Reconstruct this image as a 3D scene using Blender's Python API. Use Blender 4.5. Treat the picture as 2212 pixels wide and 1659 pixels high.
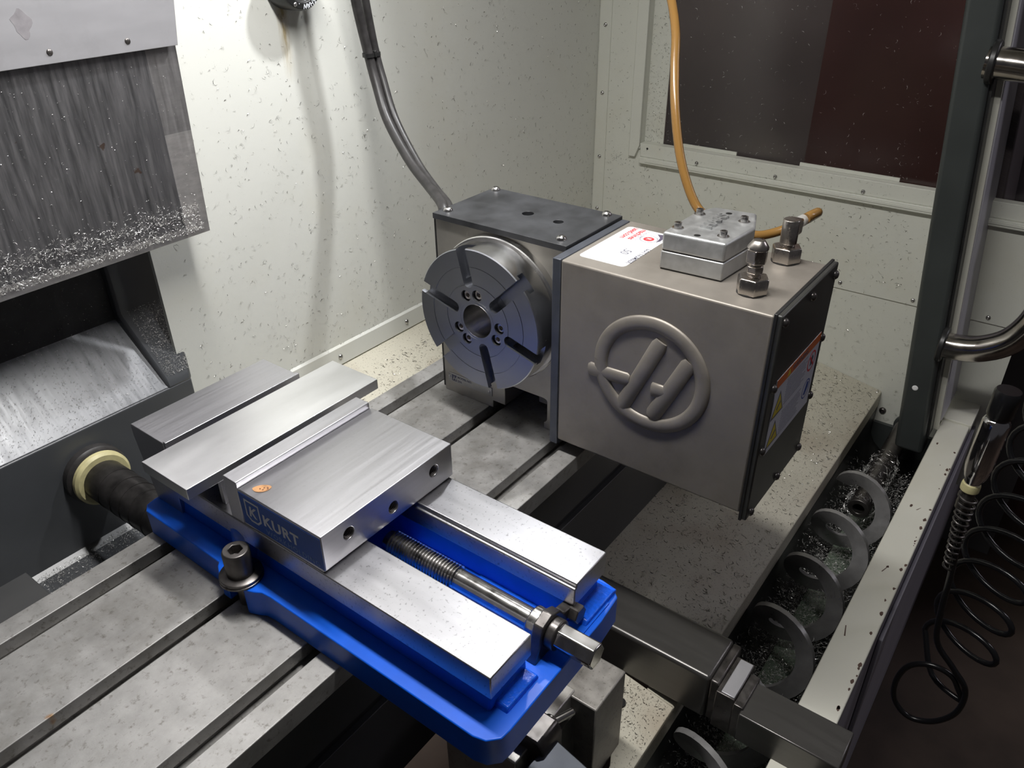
import bpy, bmesh, math, random
from math import sin, cos, pi, radians, sqrt
from mathutils import Vector, Matrix
random.seed(7)
for o in list(bpy.data.objects): bpy.data.objects.remove(o)
SC = bpy.context.scene
COL = SC.collection
S = 0.001                                   # everything below is written in millimetres

# ------------------------------------------------------------------ camera
cam = bpy.data.cameras.new('camera'); cam_o = bpy.data.objects.new('camera', cam); COL.objects.link(cam_o)
cam.sensor_width = 36.0; cam.lens = 1709.3 / 2212 * 36.0; cam.clip_start = 0.02; cam.clip_end = 50
RT = Vector((0.598909, -0.800751, -0.010269)); DN = Vector((-0.418985, -0.302394, -0.856160)); FW = Vector((0.682466, 0.517064, -0.516609))
M = Matrix((RT, -DN, -FW)).transposed().to_4x4(); M.translation = Vector((-273.1, -500.16, 516.18)) * S
cam_o.matrix_world = M
SC.camera = cam_o

# ------------------------------------------------------------------ world, lamps, exposure
W = bpy.data.worlds.new('shop'); SC.world = W; W.use_nodes = True
W.node_tree.nodes['Background'].inputs[0].default_value = (0.95, 0.93, 1.0, 1)
W.node_tree.nodes['Background'].inputs[1].default_value = 0.04
def area_lamp(name, loc, target, sx, sy, power, color=(1, 1, 1)):
    l = bpy.data.lights.new(name, 'AREA'); l.shape = 'RECTANGLE'; l.size = sx * S; l.size_y = sy * S
    l.energy = power; l.color = color
    o = bpy.data.objects.new(name, l); COL.objects.link(o)
    o.location = Vector(loc) * S
    d = (Vector(target) - Vector(loc)).normalized()
    o.rotation_euler = d.to_track_quat('-Z', 'X').to_euler()
    return o
lampA = area_lamp('work_light_tube', (165, -120, 900), (165, -120, 0), 60, 560, 10.5, (1.0, 0.985, 0.96))
lampA.rotation_euler = (0, 0, 0)
spot = bpy.data.lights.new('spindle_spot_light', 'SPOT'); spot.energy = 22.0; spot.spot_size = radians(68); spot.spot_blend = 0.75
spot.shadow_soft_size = 0.022; spot.color = (0.98, 0.99, 1.0)
lampB = bpy.data.objects.new('spindle_spot_light', spot); COL.objects.link(lampB)
lampB.location = Vector((650, 60, 880)) * S
lampB.rotation_euler = (Vector((160, 230, 110)) - Vector((650, 60, 880))).to_track_quat('-Z', 'Y').to_euler()
fillL = area_lamp('shop_front_fill', (2700, -2300, 1700), (1200, -450, -200), 1200, 300, 11.0, (0.93, 0.90, 1.0))  # added fill from an unseen source, brightens door and front panel
fillR = area_lamp('window_view_fill', (1500, 700, 1900), (2300, -100, 300), 600, 300, 60.0, (1.0, 0.93, 0.90))  # added fill from an unseen source, brightens what stands behind the window
SC.view_settings.view_transform = 'Standard'; SC.view_settings.look = 'None'
SC.view_settings.gamma = 1.0; SC.view_settings.use_curve_mapping = False
SC.view_settings.exposure = -0.03

# ------------------------------------------------------------------ materials
class NB:
    def __init__(s, name):
        s.m = bpy.data.materials.new(name); s.m.use_nodes = True; s.t = s.m.node_tree
        s.b = s.t.nodes['Principled BSDF']
        s.co = None
    def n(s, kind, **k):
        x = s.t.nodes.new(kind)
        for a, v in k.items():
            if a.startswith('i_'):
                key = a[2:]; key = int(key) if key.isdigit() else key
                x.inputs[key].default_value = v
            else: setattr(x, a, v)
        return x
    def l(s, a, b): s.t.links.new(a, b)
    def coords(s, scale=(1, 1, 1), rot=(0, 0, 0)):
        g = s.n('ShaderNodeNewGeometry'); mp = s.n('ShaderNodeMapping')
        mp.inputs['Scale'].default_value = scale; mp.inputs['Rotation'].default_value = rot
        s.l(g.outputs['Position'], mp.inputs['Vector']); return mp.outputs['Vector']
    def noise(s, scale, detail=4, rough=0.55, sc=(1, 1, 1), rot=(0, 0, 0)):
        x = s.n('ShaderNodeTexNoise'); x.inputs['Scale'].default_value = scale
        x.inputs['Detail'].default_value = detail; x.inputs['Roughness'].default_value = rough
        s.l(s.coords(sc, rot), x.inputs['Vector']); return x.outputs['Fac']
    def ramp(s, fac, stops):
        r = s.n('ShaderNodeValToRGB'); e = r.color_ramp.elements
        while len(e) < len(stops): e.new(0.5)
        for i, (p, c) in enumerate(stops):
            e[i].position = p; e[i].color = (c, c, c, 1) if isinstance(c, (int, float)) else (*c, 1)
        s.l(fac, r.inputs['Fac']); return r.outputs['Color']
    def mix(s, fac, a, b, mode='MIX'):
        x = s.n('ShaderNodeMix', data_type='RGBA', blend_type=mode)
        if isinstance(fac, (int, float)): x.inputs[0].default_value = fac
        else: s.l(fac, x.inputs[0])
        for i, v in ((6, a), (7, b)):
            if isinstance(v, tuple): x.inputs[i].default_value = (*v, 1)
            else: s.l(v, x.inputs[i])
        return x.outputs[2]
    def bump(s, h, strength, dist):
        x = s.n('ShaderNodeBump'); x.inputs['Strength'].default_value = strength; x.inputs['Distance'].default_value = dist
        s.l(h, x.inputs['Height']); s.l(x.outputs['Normal'], s.b.inputs['Normal'])
    def set(s, color=None, rough=None, metal=None, spec=None, coat=None):
        for key, v in (('Base Color', color), ('Roughness', rough), ('Metallic', metal), ('Specular IOR Level', spec), ('Coat Weight', coat)):
            if v is None: continue
            if isinstance(v, (int, float)): s.b.inputs[key].default_value = v
            elif isinstance(v, tuple): s.b.inputs[key].default_value = (*v, 1)
            else: s.l(v, s.b.inputs[key])
        return s.m
def plain(name, color, rough=0.5, metal=0.0, var=0.0, nscale=60, spec=None, bump=0.0, bscale=400):
    b = NB(name); c = color
    if var:
        lo = tuple(v * (1 - var) for v in color); hi = tuple(min(1, v * (1 + var)) for v in color)
        c = b.ramp(b.noise(nscale, 5), [(0.3, lo), (0.7, hi)])
    if bump: b.bump(b.noise(bscale, 3), bump, 0.0005)
    return b.set(c, rough, metal, spec)
def cream(name, base=(0.67, 0.675, 0.63), stain=(0.56, 0.52, 0.38), dirt=0.5, speck=0.60, rough=0.42, streak=False):
    b = NB(name)
    c = b.mix(b.ramp(b.noise(5, 5, .6), [(0.50, 0.0), (0.75, dirt)]), base, stain)
    c = b.mix(b.ramp(b.noise(420, 3, .6), [(speck, 0.0), (speck + .06, 0.7)]), c, (0.22, 0.20, 0.16))
    if streak:                                   # brown run of old coolant below the receiver
        g = b.n('ShaderNodeNewGeometry'); sx = b.n('ShaderNodeSeparateXYZ'); b.l(g.outputs['Position'], sx.inputs[0])
        def band(out, c0, w):
            a = b.n('ShaderNodeMath', operation='SUBTRACT'); b.l(out, a.inputs[0]); a.inputs[1].default_value = c0
            q = b.n('ShaderNodeMath', operation='ABSOLUTE'); b.l(a.outputs[0], q.inputs[0])
            m = b.n('ShaderNodeMapRange'); b.l(q.outputs[0], m.inputs['Value']); m.inputs['From Min'].default_value = w; m.inputs['From Max'].default_value = 0.0
            m.inputs['To Min'].default_value = 0.0; m.inputs['To Max'].default_value = 1.0
            return m.outputs[0]
        k = b.n('ShaderNodeMath', operation='MULTIPLY'); b.l(band(sx.outputs['X'], 0.407, 0.010), k.inputs[0]); b.l(band(sx.outputs['Z'], 0.410, 0.085), k.inputs[1])
        k2 = b.n('ShaderNodeMath', operation='MULTIPLY'); b.l(k.outputs[0], k2.inputs[0]); b.l(b.ramp(b.noise(120, 4, .6, (3, 1, .5)), [(0.3, 0.4), (0.6, 1.6)]), k2.inputs[1])
        k2.use_clamp = True
        c = b.mix(k2.outputs[0], c, (0.36, 0.29, 0.16))
    b.bump(b.noise(500, 2), 0.12, 0.0004)
    return b.set(c, rough, 0.0, 0.4)
def steel(name, base, rough, sc=(1, 1, 1), nscale=60, amt=0.25, dirt=0.0, bump=0.05, metal=1.0, rvar=0.12, rot=(0, 0, 0), spots=0.0, dscale=18):
    b = NB(name)
    f = b.noise(nscale, 4, .6, sc, rot)
    lo = tuple(v * (1 - amt) for v in base); hi = tuple(min(1, v * (1 + amt)) for v in base)
    c = b.ramp(f, [(0.3, lo), (0.7, hi)])
    if dirt:
        d = b.ramp(b.noise(dscale, 6, .65), [(0.50, 0.0), (0.70, dirt)])
        c = b.mix(d, c, (0.10, 0.085, 0.07))
    if spots:
        d = b.ramp(b.noise(330, 3, .6), [(0.60, 0.0), (0.68, spots)])
        c = b.mix(d, c, (0.05, 0.045, 0.04))
    r = b.ramp(f, [(0.25, max(0.03, rough - rvar)), (0.75, rough + rvar)])
    b.bump(f, bump, 0.0003)
    return b.set(c, r, metal)
def cast_table():
    b = NB('cast_iron_table')
    f = b.noise(40, 6, .65)
    c = b.ramp(f, [(0.25, (0.25, 0.245, 0.235)), (0.75, (0.40, 0.39, 0.38))])
    c = b.mix(b.ramp(b.noise(11, 6, .7), [(0.52, 0.0), (0.68, 0.55)]), c, (0.19, 0.18, 0.16))
    c = b.mix(b.ramp(b.noise(150, 5, .72), [(0.55, 0.0), (0.68, 0.8)]), c, (0.15, 0.14, 0.125))
    rm = b.ramp(b.noise(13, 4, .55, (1, 1.3, 1)), [(0.675, 0.0), (0.70, 1.0)])
    c = b.mix(rm, c, b.ramp(b.noise(130, 3), [(0.35, (0.22, 0.10, 0.045)), (0.65, (0.42, 0.27, 0.10))]))
    rr = b.ramp(f, [(0.2, 0.40), (0.8, 0.62)])
    b.bump(b.noise(420, 4, .7), 0.14, 0.0004)
    return b.set(c, rr, 0.55)
def waycover_mat():
    """brushed sheet steel of the head cover: oily darker field, dry bare border"""
    b = NB('waycover_steel')
    g = b.n('ShaderNodeNewGeometry'); sx = b.n('ShaderNodeSeparateXYZ'); b.l(g.outputs['Position'], sx.inputs[0])
    f = b.noise(34, 5, .65, (6, 1, 0.45))
    dark = b.ramp(f, [(0.3, (0.115, 0.115, 0.12)), (0.72, (0.24, 0.235, 0.24))])
    light = b.ramp(b.noise(60, 5, .6, (1, 1, 3)), [(0.3, (0.40, 0.385, 0.38)), (0.7, (0.56, 0.54, 0.53))])
    gt = b.n('ShaderNodeMath', operation='GREATER_THAN'); b.l(sx.outputs['X'], gt.inputs[0]); gt.inputs[1].default_value = 0.1845
    lt = b.n('ShaderNodeMath', operation='LESS_THAN'); b.l(sx.outputs['Z'], lt.inputs[0]); lt.inputs[1].default_value = 0.314
    lm = b.n('ShaderNodeMath', operation='MULTIPLY'); b.l(gt.outputs[0], lm.inputs[0])
    ml = b.n('ShaderNodeMath', operation='MULTIPLY_ADD'); b.l(lt.outputs[0], ml.inputs[0]); ml.inputs[1].default_value = 0.55; ml.inputs[2].default_value = 0.40
    b.l(ml.outputs[0], lm.inputs[1])
    lz = b.n('ShaderNodeMath', operation='LESS_THAN'); b.l(sx.outputs['Z'], lz.inputs[0]); lz.inputs[1].default_value = 0.213
    lz2 = b.n('ShaderNodeMath', operation='MULTIPLY'); b.l(lz.outputs[0], lz2.inputs[0]); lz2.inputs[1].default_value = 0.55
    mx = b.n('ShaderNodeMath', operation='MAXIMUM'); b.l(lm.outputs[0], mx.inputs[0]); b.l(lz2.outputs[0], mx.inputs[1])
    c = b.mix(mx.outputs[0], dark, light)
    c = b.mix(b.ramp(b.noise(38, 4, .5), [(0.73, 0.0), (0.75, 0.8)]), c, (0.10, 0.06, 0.04))
    b.bump(f, 0.08, 0.0004)
    return b.set(c, b.ramp(f, [(0.3, 0.34), (0.7, 0.52)]), 0.8)

MT = {}
MT['cream_wall'] = cream('cream_wall', dirt=0.25, speck=0.70, streak=True)
MT['cream_right'] = cream('cream_right', base=(0.65, 0.655, 0.59), dirt=0.35, speck=0.68)
MT['cream_pan'] = cream('cream_pan', base=(0.58, 0.55, 0.455), stain=(0.36, 0.28, 0.20), dirt=0.9, speck=0.60, rough=0.5)
MT['cream_rail'] = cream('cream_rail', base=(0.70, 0.69, 0.61), dirt=0.3, speck=0.70)
MT['table'] = cast_table()
MT['ground'] = steel('ground_steel', (0.50, 0.495, 0.515), 0.38, (0.12, 4, 4), 60, 0.05, 0.0, 0.018, spots=0.06, rvar=.05)
MT['ground_y'] = steel('ground_steel_rails', (0.48, 0.475, 0.495), 0.33, (2, 0.3, 2), 40, 0.04, 0.0, 0.008, spots=0.4, rvar=.025, rot=(0, 0, .35))
MT['jaw_side'] = steel('jaw_side_steel', (0.50, 0.48, 0.46), 0.42, (1, 1, 1), 50, 0.2, 0.35, 0.05, spots=0.25)
MT['plate_al'] = steel('milled_aluminium', (0.76, 0.76, 0.76), 0.34, (0.5, 2, 2), 14, 0.06, 0.10, 0.012, dscale=9, rvar=.06)
MT['sheet_al'] = steel('bare_sheet_aluminium', (0.47, 0.465, 0.485), 0.46, (0.5, 1, 2.2), 30, 0.03, 0.12, 0.006, rvar=.03, metal=0.6)
MT['sheet_stain'] = plain('sheet_stain', (0.30, 0.285, 0.30), 0.55, 0.4, 0.2, 90)
MT['bare'] = plain('bare_paint_flaw', (0.10, 0.06, 0.045), 0.6, 0.0, 0.3, 90)
MT['waycover'] = waycover_mat()
MT['platter'] = steel('turned_platter', (0.36, 0.37, 0.40), 0.36, (1, 1, 1), 30, 0.03, 0, 0.0, rvar=.02)
MT['platter_rim'] = steel('turned_rim', (0.62, 0.61, 0.60), 0.24, (1, 1, 1), 40, 0.06, 0, 0.0, rvar=.05)
MT['nickel'] = steel('satin_nickel_housing', (0.27, 0.245, 0.215), 0.50, (1, 1, 1), 26, 0.08, 0.22, 0.03, metal=0.45, rvar=.06)
MT['nickel_body'] = steel('nickel_body', (0.42, 0.40, 0.36), 0.40, (1, 1, 1), 26, 0.10, 0.15, 0.05, metal=0.8, rvar=.07)
MT['fitting'] = steel('nickel_fitting', (0.55, 0.51, 0.47), 0.28, (1, 1, 1), 60, 0.1, 0.2, 0.02)
MT['zinc'] = steel('cast_zinc', (0.44, 0.445, 0.445), 0.46, (1, 1, 1), 90, 0.12, 0.18, 0.12, metal=0.7)
MT['black_plate'] = plain('black_phenolic', (0.030, 0.031, 0.034), 0.42, 0, 0.5, 30, bump=0.12, bscale=220)
MT['black'] = plain('black_paint', (0.018, 0.018, 0.018), 0.38, 0, 0.3, 60)
MT['black_oxide'] = steel('black_oxide_steel', (0.14, 0.13, 0.125), 0.36, (1, 1, 1), 90, 0.2, 0.3, 0.05, metal=0.9)
MT['flange'] = plain('blue_grey_flange', (0.085, 0.092, 0.11), 0.40, 0.4, 0.15, 50)
MT['end_cover'] = plain('charcoal_cover', (0.045, 0.045, 0.042), 0.40, 0.2, 0.25, 20)
MT['blue'] = plain('blue_enamel', (0.003, 0.105, 0.66), 0.32, 0, 0.08, 40, bump=0.06, bscale=120)
MT['blue_rough'] = plain('blue_rough_cast', (0.01, 0.12, 0.80), 0.22, 0, 0.15, 300, bump=1.0, bscale=420)
MT['label_blue'] = plain('label_blue', (0.008, 0.075, 0.36), 0.5, 0, 0.05, 40)
MT['label_grey'] = plain('label_print', (0.55, 0.57, 0.60), 0.5)
MT['label_dim'] = plain('label_print_dim', (0.16, 0.26, 0.48), 0.5)
MT['bolt_steel'] = steel('bolt_steel', (0.52, 0.51, 0.50), 0.28, (1, 1, 1), 90, 0.1, 0.1, 0.02)
MT['screw_steel'] = steel('screw_steel', (0.58, 0.565, 0.55), 0.20, (1, 1, 1), 60, 0.1, 0.0, 0.02)
MT['chrome'] = steel('chrome', (0.70, 0.69, 0.70), 0.10, (1, 1, 1), 30, 0.05, 0, 0.0, rvar=.03)
MT['stainless'] = steel('stainless_handle', (0.46, 0.43, 0.40), 0.16, (1, 1, 1), 60, 0.12, 0.35, 0.03, rvar=.05)
MT['column'] = plain('column_paint', (0.060, 0.064, 0.070), 0.40, 0.0, 0.15, 14, spec=1.0, bump=0.10, bscale=90)
def slope_mat():  # wet column paint, its lamp sheen put into a paler, streaky colour
    b = NB('wet_slope_sheen'); f = b.noise(45, 5, .65, (4, .5, .5))
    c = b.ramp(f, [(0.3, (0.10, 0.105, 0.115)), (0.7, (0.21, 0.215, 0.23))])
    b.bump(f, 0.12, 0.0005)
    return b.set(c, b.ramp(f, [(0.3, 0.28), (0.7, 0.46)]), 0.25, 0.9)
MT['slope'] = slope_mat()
MT['cavity'] = plain('dark_cavity', (0.018, 0.018, 0.019), 0.5, 0.0, 0.4, 50)  # near black, darker than the column paint around it
MT['apron'] = plain('apron_sheet', (0.075, 0.075, 0.076), 0.42, 0.3, 0.12, 8)
MT['post'] = plain('post_paint', (0.050, 0.056, 0.055), 0.34, 0.15, 0.12, 12)
MT['trough'] = plain('trough_sheet', (0.030, 0.030, 0.029), 0.38, 0.3, 0.5, 40)
MT['auger'] = steel('auger_steel', (0.30, 0.295, 0.295), 0.36, (1, 1, 1), 60, 0.12, 0.2, 0.03, metal=0.4)
MT['box_tube'] = steel('dark_box_tube', (0.12, 0.115, 0.11), 0.32, (3, 0.3, 3), 40, 0.05, 0.0, 0.008, metal=0.7, rvar=.04)
MT['saddle'] = steel('saddle_cast', (0.30, 0.285, 0.265), 0.45, (1, 1, 1), 60, 0.2, 0.4, 0.06, metal=0.6, spots=0.4)
MT['saddle_light'] = steel('ground_way', (0.52, 0.50, 0.47), 0.40, (1, 1, 1), 60, 0.12, 0.2, 0.05, metal=0.6, spots=0.4)
MT['saddle_side'] = plain('saddle_paint', (0.055, 0.053, 0.048), 0.5, 0.1, 0.25, 60)
MT['rubber'] = plain('black_rubber', (0.030, 0.028, 0.028), 0.42, 0, 0.35, 90, bump=0.1, bscale=150)
MT['spring_steel'] = plain('oily_spring_steel', (0.040, 0.037, 0.036), 0.33, 0.5, 0.5, 60)
MT['seal_ring'] = plain('yellowed_seal', (0.55, 0.50, 0.27), 0.42, 0, 0.15, 90)
MT['coil'] = plain('coil_hose_plastic', (0.008, 0.008, 0.009), 0.25)
MT['front_panel'] = plain('front_panel_paint', (0.34, 0.33, 0.375), 0.45, 0.0, 0.06, 5)
MT['door_panel'] = plain('door_panel_paint', (0.52, 0.51, 0.56), 0.45, 0.0, 0.06, 5)
MT['shop_floor'] = plain('shop_floor', (0.085, 0.060, 0.045), 0.7, 0.0, 0.35, 6)
MT['shop_wall'] = plain('shop_wall', (0.12, 0.115, 0.115), 0.8, 0.0, 0.2, 3)
MT['red_cabinet'] = plain('red_cabinet', (0.115, 0.055, 0.050), 0.5, 0.0, 0.2, 4)
MT['white'] = plain('white_paper', (0.86, 0.86, 0.86), 0.5)
MT['label_white'] = plain('label_white', (0.62, 0.63, 0.70), 0.45)
MT['print_dark'] = plain('print_dark', (0.09, 0.09, 0.13), 0.5)
MT['print_grey'] = plain('print_grey', (0.30, 0.30, 0.36), 0.5)
MT['print_plum'] = plain('print_plum', (0.10, 0.085, 0.13), 0.5)
MT['red'] = plain('print_red', (0.62, 0.045, 0.055), 0.5)
MT['orange'] = plain('print_orange', (0.62, 0.145, 0.03), 0.5)
MT['yellow'] = plain('print_yellow', (0.66, 0.53, 0.03), 0.5)
MT['print_blue'] = plain('print_blue', (0.04, 0.08, 0.30), 0.5)
MT['name_plate'] = steel('name_plate', (0.42, 0.42, 0.42), 0.38, (1, 1, 1), 90, 0.1, 0.3, 0.03)
MT['rust'] = plain('rust_spot', (0.40, 0.205, 0.085), 0.65, 0, 0.3, 180)
MT['rust_dark'] = plain('rust_dark', (0.13, 0.045, 0.02), 0.6)
MT['chip'] = steel('swarf', (0.30, 0.29, 0.27), 0.25, (1, 1, 1), 500, 0.6, 0, 0.0)
MT['chip_bright'] = steel('swarf_bright', (0.80, 0.79, 0.77), 0.30, (1, 1, 1), 500, 0.25, 0, 0.0, metal=0.55)
MT['hole'] = plain('hole_black', (0.01, 0.01, 0.01), 0.5)
def amber():
    b = NB('amber_hose'); m = b.set((0.35, 0.19, 0.055), 0.22, 0.0, 0.5)
    b.b.inputs['Transmission Weight'].default_value = 0.35; b.b.inputs['IOR'].default_value = 1.45
    return m
MT['amber'] = amber()
def clear_plastic():
    b = NB('clear_heatshrink'); m = b.set((0.80, 0.78, 0.74), 0.2, 0.0, 0.5)
    b.b.inputs['Transmission Weight'].default_value = 0.6; return m
MT['clear'] = clear_plastic()
def pane():
    b = NB('polycarbonate_pane'); t = b.t
    tr = b.n('ShaderNodeBsdfTransparent'); tr.inputs[0].default_value = (0.58, 0.55, 0.54, 1)
    gl = b.n('ShaderNodeBsdfGlossy'); gl.inputs['Color'].default_value = (0.9, 0.9, 0.9, 1); gl.inputs['Roughness'].default_value = 0.16
    lw = b.n('ShaderNodeFresnel'); lw.inputs['IOR'].default_value = 1.5
    mx = b.n('ShaderNodeMixShader'); b.l(lw.outputs[0], mx.inputs[0]); b.l(tr.outputs[0], mx.inputs[1]); b.l(gl.outputs[0], mx.inputs[2])
    b.l(mx.outputs[0], t.nodes['Material Output'].inputs['Surface'])
    return b.m
MT['pane'] = pane()
def coolant():
    b = NB('coolant'); return b.set((0.13, 0.165, 0.125), 0.15, 0.0, 0.5)
MT['coolant'] = coolant()

# ------------------------------------------------------------------ mesh helpers
class MB:
    def __init__(s): s.v = []; s.f = []
    def add(s, vs, fs):
        k = len(s.v); s.v += [tuple(v) for v in vs]; s.f += [tuple(i + k for i in f) for f in fs]; return s
    def box(s, x0, x1, y0, y1, z0, z1):
        return s.add([(x, y, z) for z in (z0, z1) for y in (y0, y1) for x in (x0, x1)],
                     [(0, 2, 3, 1), (4, 5, 7, 6), (0, 1, 5, 4), (2, 6, 7, 3), (0, 4, 6, 2), (1, 3, 7, 5)])
    def prism(s, poly, axis, a, b):
        """poly: 2D outline; axis 'x': (y,z), 'y': (x,z), 'z': (x,y)"""
        def mk(p, t):
            return {'x': (t, p[0], p[1]), 'y': (p[0], t, p[1]), 'z': (p[0], p[1], t)}[axis]
        n = len(poly)
        ar = sum(poly[i][0] * poly[(i + 1) % n][1] - poly[(i + 1) % n][0] * poly[i][1] for i in range(n))
        flip = (ar < 0) ^ (axis == 'y')
        P = list(poly) if not flip else list(poly)[::-1]
        lo, hi = min(a, b), max(a, b)
        vs = [mk(p, lo) for p in P] + [mk(p, hi) for p in P]
        fs = [tuple(range(n))[::-1], tuple(range(n, 2 * n))] + [(i, (i + 1) % n, (i + 1) % n + n, i + n) for i in range(n)]
        return s.add(vs, fs)
    def lathe(s, prof, org, axis=(0, 0, 1), n=32, rot=0.0, closed=True):
        """prof: list of (radius, height along axis)"""
        A = Vector(axis).normalized(); U = A.orthogonal().normalized() if abs(A.z) < .99 else Vector((1, 0, 0)); Vv = A.cross(U)
        O = Vector(org); vs = []; fs = []
        for r, h in prof:
            for i in range(n):
                t = rot + 2 * pi * i / n
                vs.append(O + A * h + (U * cos(t) + Vv * sin(t)) * max(r, 1e-4))
        m = len(prof)
        for j in range(m - 1):
            for i in range(n):
                k = (i + 1) % n
                fs.append((j * n + i, j * n + k, (j + 1) * n + k, (j + 1) * n + i))
        if closed:
            fs.append(tuple(range(n))[::-1]); fs.append(tuple(range((m - 1) * n, m * n)))
        return s.add(vs, fs)
    def cyl(s, org, axis, r, h, n=32, rot=0.0): return s.lathe([(r, 0), (r, h)], org, axis, n, rot)
    def tube(s, pts, r, n=10, cap=True):
        pts = [Vector(p) for p in pts]; m = len(pts); vs = []; fs = []
        rr = r if isinstance(r, (list, tuple)) else [r] * m
        prev = None
        for i, p in enumerate(pts):
            d = (pts[min(i + 1, m - 1)] - pts[max(i - 1, 0)]).normalized()
            if prev is None: u = d.orthogonal().normalized()
            else: u = (prev - d * prev.dot(d)).normalized()
            prev = u; w = d.cross(u)
            for k in range(n):
                t = 2 * pi * k / n; vs.append(p + (u * cos(t) + w * sin(t)) * rr[i])
        for i in range(m - 1):
            for k in range(n):
                q = (k + 1) % n; fs.append((i * n + k, i * n + q, (i + 1) * n + q, (i + 1) * n + k))
        if cap: fs.append(tuple(range(n))[::-1]); fs.append(tuple(range((m - 1) * n, m * n)))
        return s.add(vs, fs)
    def mesh(s, name, off=(0, 0, 0)):
        me = bpy.data.meshes.new(name)
        me.from_pydata([((x - off[0]) * S, (y - off[1]) * S, (z - off[2]) * S) for x, y, z in s.v], [], s.f)
        me.update(); return me
    def build(s, name, mat, root=None, bevel=0.0, smooth=40, seg=2, cut=None, kind=None):
        off = root_off(root)
        me = s.mesh(name, off); 
        if cut: me = bool_cut(me, cut, off)
        finish(me, mat, smooth)
        o = bpy.data.objects.new(name, me); COL.objects.link(o)
        if root is not None: o.parent = root
        if bevel:
            b = o.modifiers.new('edge', 'BEVEL'); b.width = bevel * S; b.segments = seg; b.limit_method = 'ANGLE'; b.angle_limit = radians(40)
            b.harden_normals = False
        if kind: o['kind'] = kind
        return o
def finish(me, mat, smooth):
    me.materials.clear(); me.materials.append(MT[mat] if isinstance(mat, str) else mat)
    if smooth:
        me.polygons.foreach_set('use_smooth', [True] * len(me.polygons)); me.set_sharp_from_angle(angle=radians(smooth))
def root_off(r):
    x = Vector((0, 0, 0))
    while r is not None: x += Vector(r.location) / S; r = r.parent
    return x
def bool_cut(me, cutters, off):
    """subtract a list of MB solids (each on its own)"""
    o = bpy.data.objects.new('tmp', me); COL.objects.link(o); tmp = [o]
    for c in cutters:
        cm = c.mesh('tmpc', off); bm = bmesh.new(); bm.from_mesh(cm); bmesh.ops.recalc_face_normals(bm, faces=bm.faces); bm.to_mesh(cm); bm.free()
        co = bpy.data.objects.new('tmpc', cm); COL.objects.link(co); tmp.append(co)
        m = o.modifiers.new('b', 'BOOLEAN'); m.operation = 'DIFFERENCE'; m.solver = 'EXACT'; m.object = co
    dg = bpy.context.evaluated_depsgraph_get()
    r = bpy.data.meshes.new_from_object(o.evaluated_get(dg), depsgraph=dg)
    for t in tmp:
        d = t.data; bpy.data.objects.remove(t); bpy.data.meshes.remove(d)
    return r
def thing(name, label, cat, loc=(0, 0, 0), group=None):
    o = bpy.data.objects.new(name, None); COL.objects.link(o); o.location = Vector(loc) * S; o.empty_display_size = 0.02
    return tag(o, label, cat, group)
def tag(o, label=None, cat=None, group=None, kind=None):
    if label: o['label'] = label
    if cat: o['category'] = cat
    if group: o['group'] = group
    if kind: o['kind'] = kind
    return o
def struct(o): o['kind'] = 'structure'; return o
def sroot(name, loc=(0, 0, 0)):
    o = bpy.data.objects.new(name, None); COL.objects.link(o); o.location = Vector(loc) * S; o.empty_display_size = 0.02
    o['kind'] = 'structure'; return o
def inst(me, name, root, loc, rot=None, mat=None):
    """place a shared mesh (local millimetre mesh) at a world point, optional 3x3 rotation"""
    o = bpy.data.objects.new(name, me); COL.objects.link(o)
    o.parent = root
    T = (Matrix.Translation((Vector(loc) - root_off(root)) * S))
    o.matrix_basis = T @ (rot.to_4x4() if rot is not None else Matrix.Identity(4))
    return o
def axrot(z):
    """rotation taking local +Z to the given direction"""
    return Vector((0, 0, 1)).rotation_difference(Vector(z)).to_matrix()
_txt = {}
def text_mesh(body, size, depth, bold=0.0, align='LEFT', spacing=1.0, shear=0.0):
    cu = bpy.data.curves.new('t', 'FONT'); cu.body = body; cu.size = size * S; cu.extrude = depth * S; cu.offset = bold * S
    cu.align_x = align; cu.space_character = spacing; cu.shear = shear; cu.resolution_u = 3
    o = bpy.data.objects.new('t', cu); COL.objects.link(o)
    dg = bpy.context.evaluated_depsgraph_get()
    me = bpy.data.meshes.new_from_object(o.evaluated_get(dg), depsgraph=dg)
    bpy.data.objects.remove(o); return me
def text(name, body, size, root, loc, ex, ey, mat, depth=0.15, bold=0.0, align='LEFT', spacing=1.0, sx=1.0, shear=0.0):
    me = text_mesh(body, size, depth, bold, align, spacing, shear)
    ex = Vector(ex); ey = Vector(ey); ez = ex.cross(ey)
    R = Matrix((ex * sx, ey, ez)).transposed()
    me.transform(R.to_4x4())
    finish(me, mat, 0)
    return inst(me, name, root, loc)
def smooth_path(pts, n=8):
    P = [Vector(p) for p in pts]; P = [P[0] * 2 - P[1]] + P + [P[-1] * 2 - P[-2]]; out = []
    for i in range(1, len(P) - 2):
        for k in range(n):
            t = k / n; a, b, c, d = P[i - 1], P[i], P[i + 1], P[i + 2]
            out.append(0.5 * ((2 * b) + (c - a) * t + (2 * a - 5 * b + 4 * c - d) * t * t + (3 * b - a - 3 * c + d) * t ** 3))
    out.append(P[-2]); return out
def rrect(x0, x1, y0, y1, r, n=5):
    out = []
    for cx, cy, a in ((x1 - r, y1 - r, 0), (x0 + r, y1 - r, 90), (x0 + r, y0 + r, 180), (x1 - r, y0 + r, 270)):
        for k in range(n + 1):
            t = radians(a + 90 * k / n); out.append((cx + r * cos(t), cy + r * sin(t)))
    return out
def hexpoly(cx, cy, r, rot=0): return [(cx + r * cos(rot + i * pi / 3), cy + r * sin(rot + i * pi / 3)) for i in range(6)]
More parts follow.
